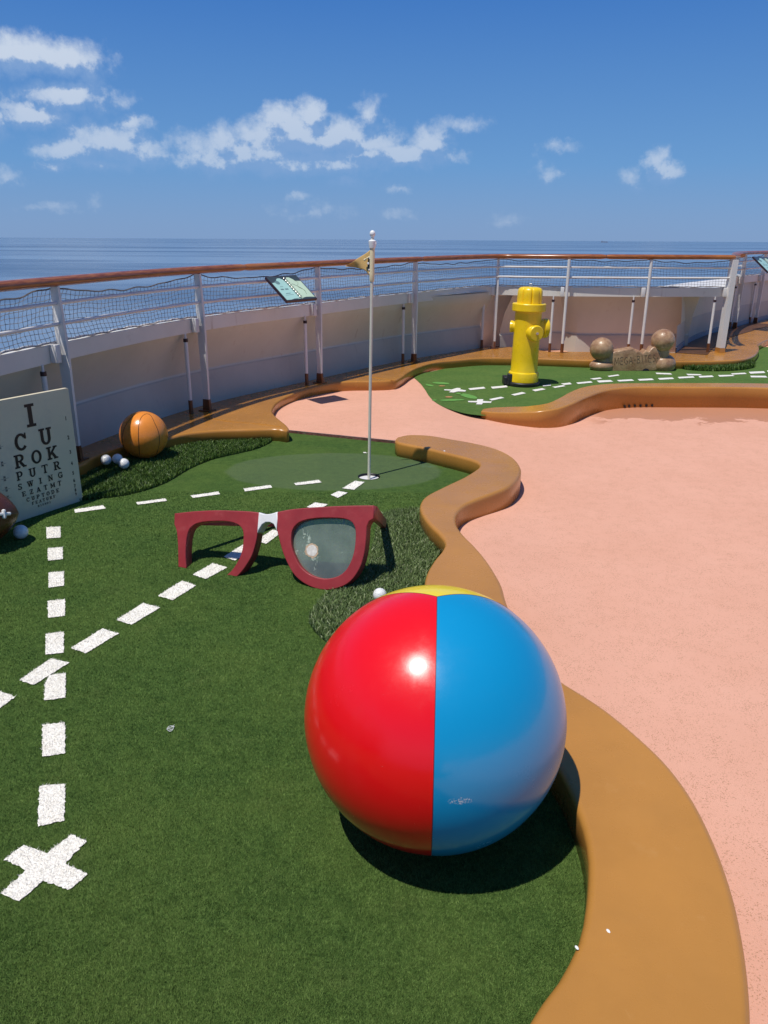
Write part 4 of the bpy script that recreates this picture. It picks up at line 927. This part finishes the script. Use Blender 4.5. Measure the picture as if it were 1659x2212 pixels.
# arms: right one runs straight back to the turf, left one is folded inward
rt = Vector(g3(*onG(*A4([(1192, 150)])[0]), -GT)); 
def arm(a, b, w_, h_, nm=None):
    a = Vector(a); b = Vector(b); t = (b-a).normalized(); s_ = t.cross(Vector((0, 0, 1))).normalized(); u_ = s_.cross(t)
    m_ = MB(); st = [(0, 1.0), (.1, 1.0), (.7, .85), (.80, .8), (.90, .85), (1.0, .75)]; vs = []; dr = [0, 0, 0, -.01, -.04, -.07]
    for (q, k), dz in zip(st, dr):
        c = a+(b-a)*q+Vector((0, 0, 1))*dz*.0
        for sx, sy in ((-1, -1), (1, -1), (1, 1), (-1, 1)): vs.append(c+s_*(sx*w_/2)+u_*(sy*h_/2*k))
    fs = [(i*4+j, i*4+(j+1) % 4, (i+1)*4+(j+1) % 4, (i+1)*4+j) for i in range(len(st)-1) for j in range(4)]+[(3, 2, 1, 0), tuple(len(st)*4-4+j for j in range(4))]
    m_.add(vs, fs); o = m_.build('arm', M['maroon'], gl)
    bv = o.modifiers.new('b', 'BEVEL'); bv.width = .004; bv.segments = 2; bv.limit_method = 'ANGLE'; return o
hp = Vector(g3(*onG(*A4([(1188, 160)])[0]), -GT+.012)); arm(hp, W(829, 1139)+Vector((0, 0, .02)), .030, .062)
lp = Vector(g3(*onG(*A4([(150, 190)])[0]), -GT-.002)); arm(lp, W(592, 1139)+Vector((0, 0, .03)), .030, .060)

# ---------------------------------------------------------------- hydrant
hc = W(1134, 833, .02); HX, HY = hc.x, hc.y+.0
hyd = empty('fire_hydrant', (HX, HY+.14, .004), 'bright yellow fire hydrant on a black base standing on the far green', 'hydrant')
c0 = Vector((HX, HY+.14, 0))
b_ = MB(); b_.lathe([(.176, .004), (.180, .012), (.180, .040), (.172, .048), (.10, .05)], c0, None, 48); b_.box(c0+Vector((-.165, .03, .05)), (.10, .16, .09), b=.008); b_.box(c0+Vector((-.15, -.055, .075)), (.065, .07, .13), b=.01)
b_.build('base', M['rubber'], hyd)
b_ = MB(); b_.lathe([(.155, .045), (.163, .052), (.163, .145), (.158, .155), (.146, .160), (.144, .165), (.142, .30), (.141, .60), (.141, .845)], c0, None, 56); b_.build('barrel', M['hyd'], hyd)
b_ = MB(); b_.lathe([(.150, .835), (.172, .838), (.178, .845), (.178, .915), (.172, .922), (.135, .923)], c0, None, 56); b_.build('collar', M['hyd'], hyd)
def flute(r, z, a):
    s_ = abs(math.sin(a*4)); return r*(1-.12*(1-s_)**5*(1 if z < 1.088 else .5))
b_ = MB(); b_.lathe([(.131, .918), (.131, .96), (.131, 1.02), (.129, 1.055), (.121, 1.078), (.106, 1.091), (.075, 1.098), (.03, 1.10)], c0, None, 128, flute); b_.build('cap', M['hyd'], hyd)
b_ = MB(); b_.lathe([(.024, 1.095), (.024, 1.132), (.021, 1.136), (.002, 1.136)], c0, None, 5); b_.build('nut', M['steel'], hyd)
def outlet(dirv, zc, r, L, body_r=.135):
    dirv = Vector(dirv).normalized(); X = dirv.cross(Vector((0, 0, 1))).normalized(); Y = dirv.cross(X); Mo = Matrix((X, Y, dirv)).transposed(); c = c0+Vector((0, 0, zc))
    b = MB(); b.lathe([(r*.94, .05), (r*.94, body_r+.035), (r*.90, body_r+.040), (r*.90, body_r+.046), (r, body_r+.050), (r*1.0, body_r+L-.018), (r*.95, body_r+L-.006), (r*.86, body_r+L), (.002, body_r+L+.001)], c, Mo, 40)
    o = b.build('outlet', M['hyd'], hyd); q = MB(); q.lathe([(.016, 0), (.016, .012), (.002, .013)], c+dirv*(body_r+L), Mo, 6); q.build('bolt', M['steel'], o); return o
outlet((.34, -.92, 0), .612, .088, .085, .12)
outlet((.97, .10, 0), .650, .108, .105, .12)
outlet((-.95, .30, 0), .660, .066, .045, .13)

hyd.scale = (1, 1, .945); hyd.rotation_euler = (0, math.radians(.9), 0)

# ---------------------------------------------------------------- bone
def BV(px, py, y): return atY(px, py, y)
by = 9.52; bL = W(1299, 803); bRt = W(1434, 801)
bone = empty('dog_bone', ((bL.x+bRt.x)/2, by, .004), 'big tan clay dog bone with a bitten top lying on the far green', 'dog bone')
s_ = .00588
def bp(px, py, dy=0): p = atY(px, py, by); return Vector((p.x, p.y+dy, p.z))
bm = MB()
for (px, py, r, sq) in [(1299.5, 754, 24, 1), (1432, 736, 24, 1)]:
    bm.lathe([(max(.001, r*s_*math.sin(math.pi*j/28)), -r*s_*math.cos(math.pi*j/28)) for j in range(29)], bp(px, py), None, 40)
for (px, py, rx_, rz_) in [(1300, 790, 26, 14), (1433, 787, 25, 22)]:
    q = bp(px, py); vs = []
    for j in range(25):
        for k in range(36):
            a, t = 2*math.pi*k/36, math.pi*j/24; vs.append(q+Vector((rx_*s_*math.sin(t)*math.cos(a), .12*math.sin(t)*math.sin(a), rz_*s_*math.cos(t))))
    bm.add(vs, [(j*36+k, j*36+(k+1) % 36, (j+1)*36+(k+1) % 36, (j+1)*36+k) for j in range(24) for k in range(36)], True)
bm.tube([bp(1299, 760), bp(1306, 788)], .085, 24); bm.tube([bp(1432, 745), bp(1428, 785)], .085, 24)
# shaft: outline with bite scallops, thick and rounded
SH = [(1300, 766), (1326, 757), (1345, 753), (1364, 750), (1367, 753), (1371, 757), (1375, 755), (1381, 757), (1385, 761), (1391, 754), (1398, 757), (1405, 749), (1412, 747), (1422, 756), (1432, 775), (1434, 797), (1400, 801), (1360, 802), (1310, 803), (1300, 798), (1297, 780)]
sp_ = [(bp(*q).x, bp(*q).z) for q in SH]
def bt(x, y, z): return (x, by-z, y)
slab('tmp', sp_, -.07, .075, .022, None, None, 5, to3=bt); tmp = bpy.data.objects['tmp']
bm.add([v.co for v in tmp.data.vertices], [tuple(p.vertices) for p in tmp.data.polygons], True); bpy.data.objects.remove(tmp)
bm.build('body', M['bone'], bone, 50)
STK = {'M': (1.1, [[(.05, 0), (.12, 1), (.52, .25), (.95, 1), (1.05, 0)]]), 'E': (.75, [[(.7, 1), (.1, .97), (.08, .03), (.72, 0)], [(.1, .52), (.6, .54)]]), 'G': (.9, [[(.82, .86), (.5, 1), (.15, .75), (.08, .35), (.4, .0), (.8, .15), (.82, .45), (.5, .45)]]),
 'A': (.95, [[(.05, 0), (.45, 1), (.88, 0)], [(.22, .36), (.70, .36)]]), 'B': (.8, [[(.1, 0), (.12, 1), (.55, .95), (.6, .7), (.15, .54), (.68, .42), (.66, .1), (.1, 0)]]), 'I': (.4, [[(.2, 0), (.2, 1)]]),
 'T': (.8, [[(.02, .97), (.78, 1)], [(.4, .98), (.42, 0)]]), 'S': (.75, [[(.66, .88), (.35, 1), (.1, .78), (.3, .55), (.62, .38), (.6, .1), (.3, 0), (.05, .14)]]), '.': (.5, [[(.2, .45), (.28, .52)]])}
word = '.MEGA.BITES.'; gap = .28; tw = sum(STK[c][0]+gap for c in word); x = 0
for c in word:
    w_, ls = STK[c]; lt_ = MB()
    for L in ls:
        pl = []
        for (ux, uy) in L:
            f = (x+ux)/tw; pxx = 1317+f*104; pyb = 787-f*9; pl.append(bp(pxx, pyb-uy*15)+Vector((0, -.0745, 0)))
        lt_.tube([Vector(q) for q in spline([tuple(q) for q in pl], .01)], .0030 if c != '.' else .006, 6)
    lt_.build('carved_letter' if c != '.' else 'carved_dot', M['bone_dark'], bone); x += w_+gap
ch = MB(); q = bp(1391, 799); ch.lathe([(.03, 0), (.024, .004), (.001, .005)], (q.x, by-.074, q.z), Matrix.Rotation(math.pi/2, 3, 'X') @ Matrix.Scale(1.5, 3, Vector((1, 0, 0))), 12); ch.build('chip', M['black'], bone)

# ---------------------------------------------------------------- bulwark
wallobj = empty('bulwark', (-2.3, 5, 0), 'cream and grey steel bulwark wall rising behind the railing posts', 'wall')
def sweep(name, path, prof, mat, parent, outward=1):
    """prof: (offset outboard, z)"""
    vs = []; n = len(prof)
    for i in range(len(path)):
        a = np.array(path[max(i-1, 0)]); b = np.array(path[min(i+1, len(path)-1)]); t = (b-a)/np.linalg.norm(b-a); nn = np.array((-t[1], t[0]))*outward
        for (o_, z) in prof: q = np.array(path[i])+nn*o_; vs.append((q[0], q[1], z))
    fs = [(i*n+j, i*n+j+1, (i+1)*n+j+1, (i+1)*n+j) for i in range(len(path)-1) for j in range(n-1)]
    me = mesh(name, vs, fs); o = obj(name, me, mat, parent, smooth=True)
    bmx = bmesh.new(); bmx.from_mesh(me)
    for e in bmx.edges:
        if len(e.link_faces) == 2 and e.calc_face_angle(0) > .5: e.smooth = False
    bmx.to_mesh(me); bmx.free(); return o
def thick(o, t=.012): md = o.modifiers.new('t', 'SOLIDIFY'); md.thickness = t; md.offset = 1 if False else 0; return o
lpz = left_path
o = sweep('lower_wall', lpz, [(.17, .095), (.172, .11), (.20, .25), (.235, .375), (.245, .385)], M['wall_low'], wallobj)
o = sweep('upper_wall', lpz, [(.245, .385), (.25, .40), (.20, .55), (.11, .70), (.065, .775), (.06, .84)], M['wall_up'], wallobj)
o = sweep('outer_plate', lpz, [(.055, .855), (.10, .858), (.30, .80), (.60, .1), (.9, -1.5), (1.0, -6)], M['white'], wallobj)
# straight stretch: the plating bows outward behind the posts
midw = spline([(1.62, 10.98), (2.0, 11.22), (2.55, 11.32), (2.70, 11.1), (3.3, 11.1), (4.3, 11.1)], .08)
sweep('lower_wall', midw, [(-.0, -.3), (0, .0), (.02, .24), (.03, .25)], M['wall_low'], wallobj)
sweep('upper_wall', midw, [(.03, .25), (.035, .265), (-.05, .55), (-.20, .80)], M['wall_up'], wallobj)
sweep('lower_wall', wall2s, [(-.0, -.1), (.0, .1), (.006, .22), (.012, .34), (.016, .44), (.018, .45)], M['wall_low'], wallobj)
sweep('kick_strip', wall2s, [(-.012, .10), (-.008, .17), (.01, .175)], simple('wall_blue_grey', (.20, .22, .27), .4), wallobj)
sweep('upper_wall', [q for q in wall2s if q[1] > 10.6], [(.018, .45), (.016, .47), (.03, .68), (.06, .87)], M['wall_up'], wallobj)
cpo = offpath(wall2s, .16); cpo = [q for q in cpo if q[1] > 10.75]; pb = np.array(offpath(path2, .06)); vs = []
for q in cpo: w_ = pb[np.hypot(pb[:, 0]-q[0], pb[:, 1]-q[1]).argmin()]; vs += [(q[0], q[1], .885), (w_[0], w_[1], .872)]
thick(obj('cap_plate', mesh('cap_plate', vs, [(2*i, 2*i+1, 2*i+3, 2*i+2) for i in range(len(cpo)-1)]), M['white'], wallobj))
sweep('outer_plate', [q for q in wall2s if q[1] > 11.3], [(.16, .89), (.30, .90), (.55, .86), (.9, .1), (1.2, -6)], M['white'], wallobj)
sweep('outer_plate', midw, [(-.22, .84), (-.10, .85), (.3, .75), (.6, .1), (1.0, -6)], M['white'], wallobj)
for i in range(12, 60, 7):
    a = np.array(wall2s[i]); q = (a[0]-.0, a[1], .165); t = np.array(wall2s[i+1])-a; t /= np.linalg.norm(t); nx = Vector((t[1], -t[0], 0))
    X = nx.cross(Vector((0, 0, 1))); Mo = Matrix((X, nx.cross(X), nx)).transposed(); rv = MB(); rv.lathe([(.014, 0), (.010, .010), (.001, .012)], Vector(q)+nx*.005, Mo, 8); rv.build('rivet', M['wall_low'], wallobj)

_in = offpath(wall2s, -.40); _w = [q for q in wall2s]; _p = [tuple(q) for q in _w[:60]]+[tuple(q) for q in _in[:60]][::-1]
flat('floor_shade', _p, LZ+.004, M['shade_brown'], wallobj)  # thin dark sheet over the ledge; its colour stands in for shade beside the wall

# ---------------------------------------------------------------- railings
def make_railing(root, path, posts, hz, round_from=99, skip_bracket=()):
    """path: dense centre line; posts: list of (x, y); hz(s): extra height"""
    P = [np.array(q) for q in path]; L = [0.0]
    for i in range(1, len(P)): L.append(L[-1]+float(np.linalg.norm(P[i]-P[i-1])))
    def fr_(i): a = P[max(i-1, 0)]; b = P[min(i+1, len(P)-1)]; t = (b-a)/np.linalg.norm(b-a); return t, np.array((-t[1], t[0]))
    def line(off, z): 
        r = []
        for i in range(len(P)):
            t, nn = fr_(i); q = P[i]+nn*off; r.append(Vector((q[0], q[1], z+hz(L[i]))))
        return r
    # handrail: pieces with small joints
    seg = line(0, 1.235); cuts = [0]
    acc = 0
    for i in range(1, len(seg)):
        acc += (seg[i]-seg[i-1]).length
        if acc > 2.9 or i == len(seg)-1: cuts.append(i); acc = 0
    for a, b in zip(cuts[:-1], cuts[1:]):
        h = MB(); pp = seg[a:b+1]; pp = [pp[0].lerp(pp[1], .05)]+pp[1:-1]+[pp[-1].lerp(pp[-2], .05)]
        h.tube(pp, [.034]+[.042]*(len(pp)-2)+[.034], 18, sy=.72); h.build('handrail', M['wood'], root)
    for z in (1.105, .98):
        MB().tube(line(.0, z), .0125, 10).build('rail_bar', M['white'], root)
    # band girder along the top of the bulwark
    def sw(prof):
        m_ = MB(); vs = []; n = len(prof)
        for i in range(len(P)):
            t, nn = fr_(i)
            for (o_, z) in prof: q = P[i]+nn*o_; vs.append((q[0], q[1], z+hz(L[i])))
        m_.add(vs, [(i*n+j, i*n+(j+1) % n, (i+1)*n+(j+1) % n, (i+1)*n+j) for i in range(len(P)-1) for j in range(n)], True); return m_
    sw([(.045, .742), (.045, .850), (.050, .856), (.075, .856), (.075, .846), (.060, .842), (.060, .752), (.066, .742)]).build('girder', M['band'], root)
    rp = []
    for i, q in enumerate(line(.045, .868)): rp.append(q+Vector((0, 0, .004*math.sin(i*2.1)+.003*math.sin(i*.7))))
    MB().tube(rp, .0075, 6).build('rope', M['rope'], root)
    # net
    nm = MB(); cell = .042; total = L[-1]; nc = int(total/cell); rows = 10
    def at(s):
        i = int(np.searchsorted(L, s))-1; i = max(0, min(len(P)-2, i)); f = (s-L[i])/max(L[i+1]-L[i], 1e-6); q = P[i]+(P[i+1]-P[i])*f; t, nn = fr_(i); return q, nn, hz(s)
    ps = [min(range(len(P)), key=lambda i: np.hypot(*(P[i]-np.array(q)))) for q in posts]; pl = sorted(L[i] for i in ps)
    def sag(s):
        for a, b in zip(pl[:-1], pl[1:]):
            if a <= s <= b: u = (s-a)/(b-a); return math.sin(math.pi*u)**.8*min(.045, .03*(b-a))*(1+.4*math.sin(a*7))
        return 0.01
    grid = []
    for c in range(nc+1):
        s = c*cell; q, nn, dz = at(s); colm = []; zt = 1.200-sag(s)+.004*math.sin(s*23); zb_ = .868
        for r in range(rows+1):
            u = r/rows; z = zt+(zb_-zt)*u; bulge = .035+.02*math.sin(u*3.1)*(1+.5*math.sin(s*3.1))+.004*math.sin(s*31+r*2)
            sh = .012*math.sin(s*2.3+u*3); t = np.array((nn[1], -nn[0])); w_ = q+nn*bulge+t*sh; colm.append(Vector((w_[0], w_[1], z+dz+.004*math.sin(s*17+r))))
        grid.append(colm)
    for c in range(nc+1): nm.tube(grid[c], .0017, 3, caps=False)
    for r in range(rows+1): nm.tube([g_[r] for g_ in grid], .0019 if r else .0050, 3 if r else 5, caps=False)
    nm.build('net', M['net'], root)
    # posts
    for k, q in enumerate(posts):
        i = min(range(len(P)), key=lambda i: np.hypot(*(P[i]-np.array(q)))); t, nn = fr_(i); dz = hz(L[i]); tv = Vector((t[0], t[1], 0)); nv = Vector((nn[0], nn[1], 0)); b0 = Vector((q[0], q[1], LZ))
        H = 1.205+dz
        big = (root.get('big') == k)
        m_ = MB(); ft = MB()
        if k >= round_from and not big:
            m_.tube([b0+Vector((0, 0, .12)), Vector((q[0], q[1], H))], .019, 14); ft.tube([b0, b0+Vector((0, 0, .12))], .0215, 14)
        else:
            st = [(.10, -.028, .030, .011), (.38, -.030, .034, .011), (.72, -.036, .040, .011), (.9, -.034, .034, .011), (H-LZ, -.026, .026, .011)]
            if big: st = [(.06, -.075, .035, .035), (.4, -.065, .04, .035), (H-LZ, -.05, .05, .035)]
            def ring(z, a, b, th): return [b0+nv*(-a)+tv*(-th)+Vector((0, 0, z)), b0+nv*(-a)+tv*th+Vector((0, 0, z)), b0+nv*(-b)+tv*th+Vector((0, 0, z)), b0+nv*(-b)+tv*(-th)+Vector((0, 0, z))]
            vs = [p for s in st for p in ring(*s)]
            m_.add(vs, [(i*4+j, i*4+(j+1) % 4, (i+1)*4+(j+1) % 4, (i+1)*4+j) for i in range(len(st)-1) for j in range(4)]+[(0, 1, 2, 3), tuple(len(vs)-4+j for j in range(4))])
            z0, a, b, th = st[0]
            vs = ring(0, a-.008, b+.008, th+.004)+ring(z0-.001, a-.002, b+.002, th+.002); ft.add(vs, [(0, 1, 5, 4), (1, 2, 6, 5), (2, 3, 7, 6), (3, 0, 4, 7), (4, 5, 6, 7), (3, 2, 1, 0)])
            ft.box(b0+Vector((0, 0, .004)), (.11, .10, .008), Matrix((nv, tv, Vector((0, 0, 1)))).transposed())
        po = m_.build('post', M['white'], root); ft.build('foot', M['brown'] if not big else M['ledge'], po)
        if k not in skip_bracket:
            Mx = Matrix((tv, nv, Vector((0, 0, 1)))).transposed()
            bk = MB(); c = b0+tv*-.055+nv*.018; c.z = .800+dz; bk.box(c, (.045, .050, .115), Mx, b=.004); bk.build('bracket', M['white'], root)
            sb_ = b0+tv*-.16+nv*.045; stt = MB(); stt.tube([sb_+Vector((0, 0, .11)), Vector((sb_.x, sb_.y, .70+dz))], .0165, 12); stt.tube([Vector((sb_.x, sb_.y, .69+dz)), Vector((sb_.x, sb_.y, .745+dz))], .009, 10)
            so_ = stt.build('strut', M['white'], root)
            MB().tube([sb_, sb_+Vector((0, 0, .115))], .0185, 12).build('foot', M['brown'], so_)
            MB().tube([Vector((sb_.x, sb_.y, .675+dz)), Vector((sb_.x, sb_.y, .702+dz))], .0195, 12).build('collar', M['sign_edge'], so_)
rail1 = empty('railing', (-2.05, 4.96, LZ), 'long white ship railing with varnished wooden handrail and safety net along the bulwark', 'railing')
rail1['big'] = 9
p1 = spline([(-2.75, -1.5), (-2.75, 0)]+POST[:6]+[(1.49, 10.66), (1.86, 10.52), (2.34, 10.36), (3.39, 10.33), (4.5, 10.45)], .06)
make_railing(rail1, p1, POST, lambda s: .075*min(1, max(0, (s-5.5)/9.0)), round_from=7)
del rail1['big']
rail2 = empty('railing', (5.99, 13.51, LZ), 'short white railing beyond the far corner post at the right edge of the photo', 'railing')
make_railing(rail2, spline([(4.78, 10.85)]+P2[1:], .08), [(5.22, 12.1), (5.99, 13.5), (6.76, 14.42), (7.9, 15.5)], lambda s: .09)

# ---------------------------------------------------------------- information boards
def info_board(loc4, lab):
    tl, tr, bl = [Vector(q) for q in loc4]; u = (tr-tl); v = (bl-tl); w_, h_ = u.length, v.length; u = u.normalized(); v = (v-u*v.dot(u)).normalized(); nz = v.cross(u).normalized()
    if nz.z < 0: nz = -nz
    r = empty('info_board', (tl+tr)/2, lab, 'sign', 'open book info boards on the railings')
    def q3(x, y, z): return tuple(tl+u*(x*w_)+v*(y*h_)+nz*z)
    def poly(P, z, nm, mt, par=r, th=.0):
        m_ = MB(); n = len(P); m_.add([q3(x, y, z) for x, y in P], [tuple(range(n))]); o = m_.build(nm, mt, par); return o
    m_ = MB(); vs = [q3(x, y, z) for z in (-.022, 0) for x, y in ((0, 0), (1, 0), (1, 1), (0, 1))]; m_.add(vs, [(3, 2, 1, 0), (4, 5, 6, 7), (0, 1, 5, 4), (1, 2, 6, 5), (2, 3, 7, 6), (3, 0, 4, 7)]); m_.build('board', M['sign_edge'], r)
    f = poly([(.015, .02), (.985, .02), (.985, .98), (.015, .98)], .001, 'face', M['slate'])
    L = [(.03, .27), (.20, .25), (.23, .16), (.30, .10), (.38, .10), (.44, .16), (.485, .26)]; poly(L+[(.485, .96), (.40, .935), (.30, .93), (.18, .96), (.03, .96)], .002, 'page', M['page'])
    Rr = [(.515, .26), (.55, .14), (.62, .08), (.70, .09), (.77, .17), (.80, .24), (.97, .26)]; poly(Rr+[(.97, .93), (.85, .91), (.70, .90), (.60, .92), (.515, .96)], .002, 'page', M['page2'])
    wr = MB()
    for i in range(9):
        y = .16+i*.093; pp = [Vector(q3(.5+.045*math.cos(a), y-.01*math.sin(a), .004+.014*math.sin(a))) for a in np.linspace(0, math.pi, 9)]; wr.tube(pp, .0035, 6)
    wr.build('binding_rings', M['steel'], r)
    prm = simple('print', (.13, .22, .22), .5)
    for (x, y, a, b) in [(.12, .52, .10, .05), (.26, .52, .10, .05), (.17, .43, .10, .014), (.17, .70, .15, .022), (.12, .77, .26, .010)]:
        tx = MB(); tx.add([q3(x+i*a, y+j*b, .0028) for i, j in ((0, 0), (1, 0), (1, 1), (0, 1))], [(0, 1, 2, 3)]); tx.build('print_block', prm, r)
    tx = MB(); tx.add([q3(.20+.07*math.cos(k/16*6.283), .27+.075*math.sin(k/16*6.283), .0028) for k in range(16)], [tuple(range(16))])
    tx.build('print_disc', prm, r)
    sk = MB(); sk.tube([Vector(q3(.62+.2*math.sin(t*2.2), .35+.45*t, .003)) for t in np.linspace(0, 1, 14)], .0022, 4); sk.tube([Vector(q3(.78, .22+.5*t, .003))+u*(.02*math.sin(t*9)) for t in np.linspace(0, 1, 14)], .0016, 4)
    sk.build('sketch', simple('sketch', (.22, .28, .20), .6), r)
    c = Vector(q3(.5, .35, -.022)); MB().tube([c, c+Vector((0, 0, -.05))-nz*.0+v.cross(Vector((0, 0, 1))).cross(Vector((0, 0, 1)))*.0+Vector((-.04, .03, -.02))], .012, 8).build('mount', M['steel'], r)
    return r
def ib(tlp, trp, blp, y0, y1, y2): return (atY(*tlp, y0), atY(*trp, y1), atY(*blp, y2))
info_board(ib((573, 598), (639, 594), (615, 651), 7.19, 7.45, 6.98), 'open ring binder info board fixed to the left railing behind the flagpole')
info_board(ib((1626, 554), (1662, 556), (1655, 587), 13.0, 13.5, 12.75), 'open ring binder info board cut off by the right edge of the photo')

# ---------------------------------------------------------------- small litter
th = MB(); p0 = W(368, 1580)
for k in range(3):
    th.tube([p0+Vector((.010*math.sin(t*(5+k)+k), .012*math.cos(t*4.3+k*2)+.006*t, .009+.003*math.sin(t*9+k))) for t in np.linspace(0, 1.6, 14)], .0006, 4)
tag(th.build('thread', M['plastic']), 'tiny curl of white thread lying on the open turf', 'thread')
for (x, y, r, z, lab) in [(1314, 2011, .0035, KZ, 'lone white paint chip on the kerb top near the lower right'), (1246, 2047, .0035, KZ, 'white paint chip at the inner rounded edge of the kerb, lower right'), (960, 974, .006, KZ, 'small white chip on the far end of the winding kerb top')]:
    q = W(x, y, z); m_ = MB(); m_.lathe([(r, 0), (r*.8, .0012), (r*.2, .0015)], (q.x, q.y, z), Matrix.Rotation(.4, 3, 'Z') @ Matrix.Scale(1.7, 3, Vector((0, 1, 0))), 7); tag(m_.build('paint_chip', M['plastic']), lab, 'chip', 'white chips on the kerb')
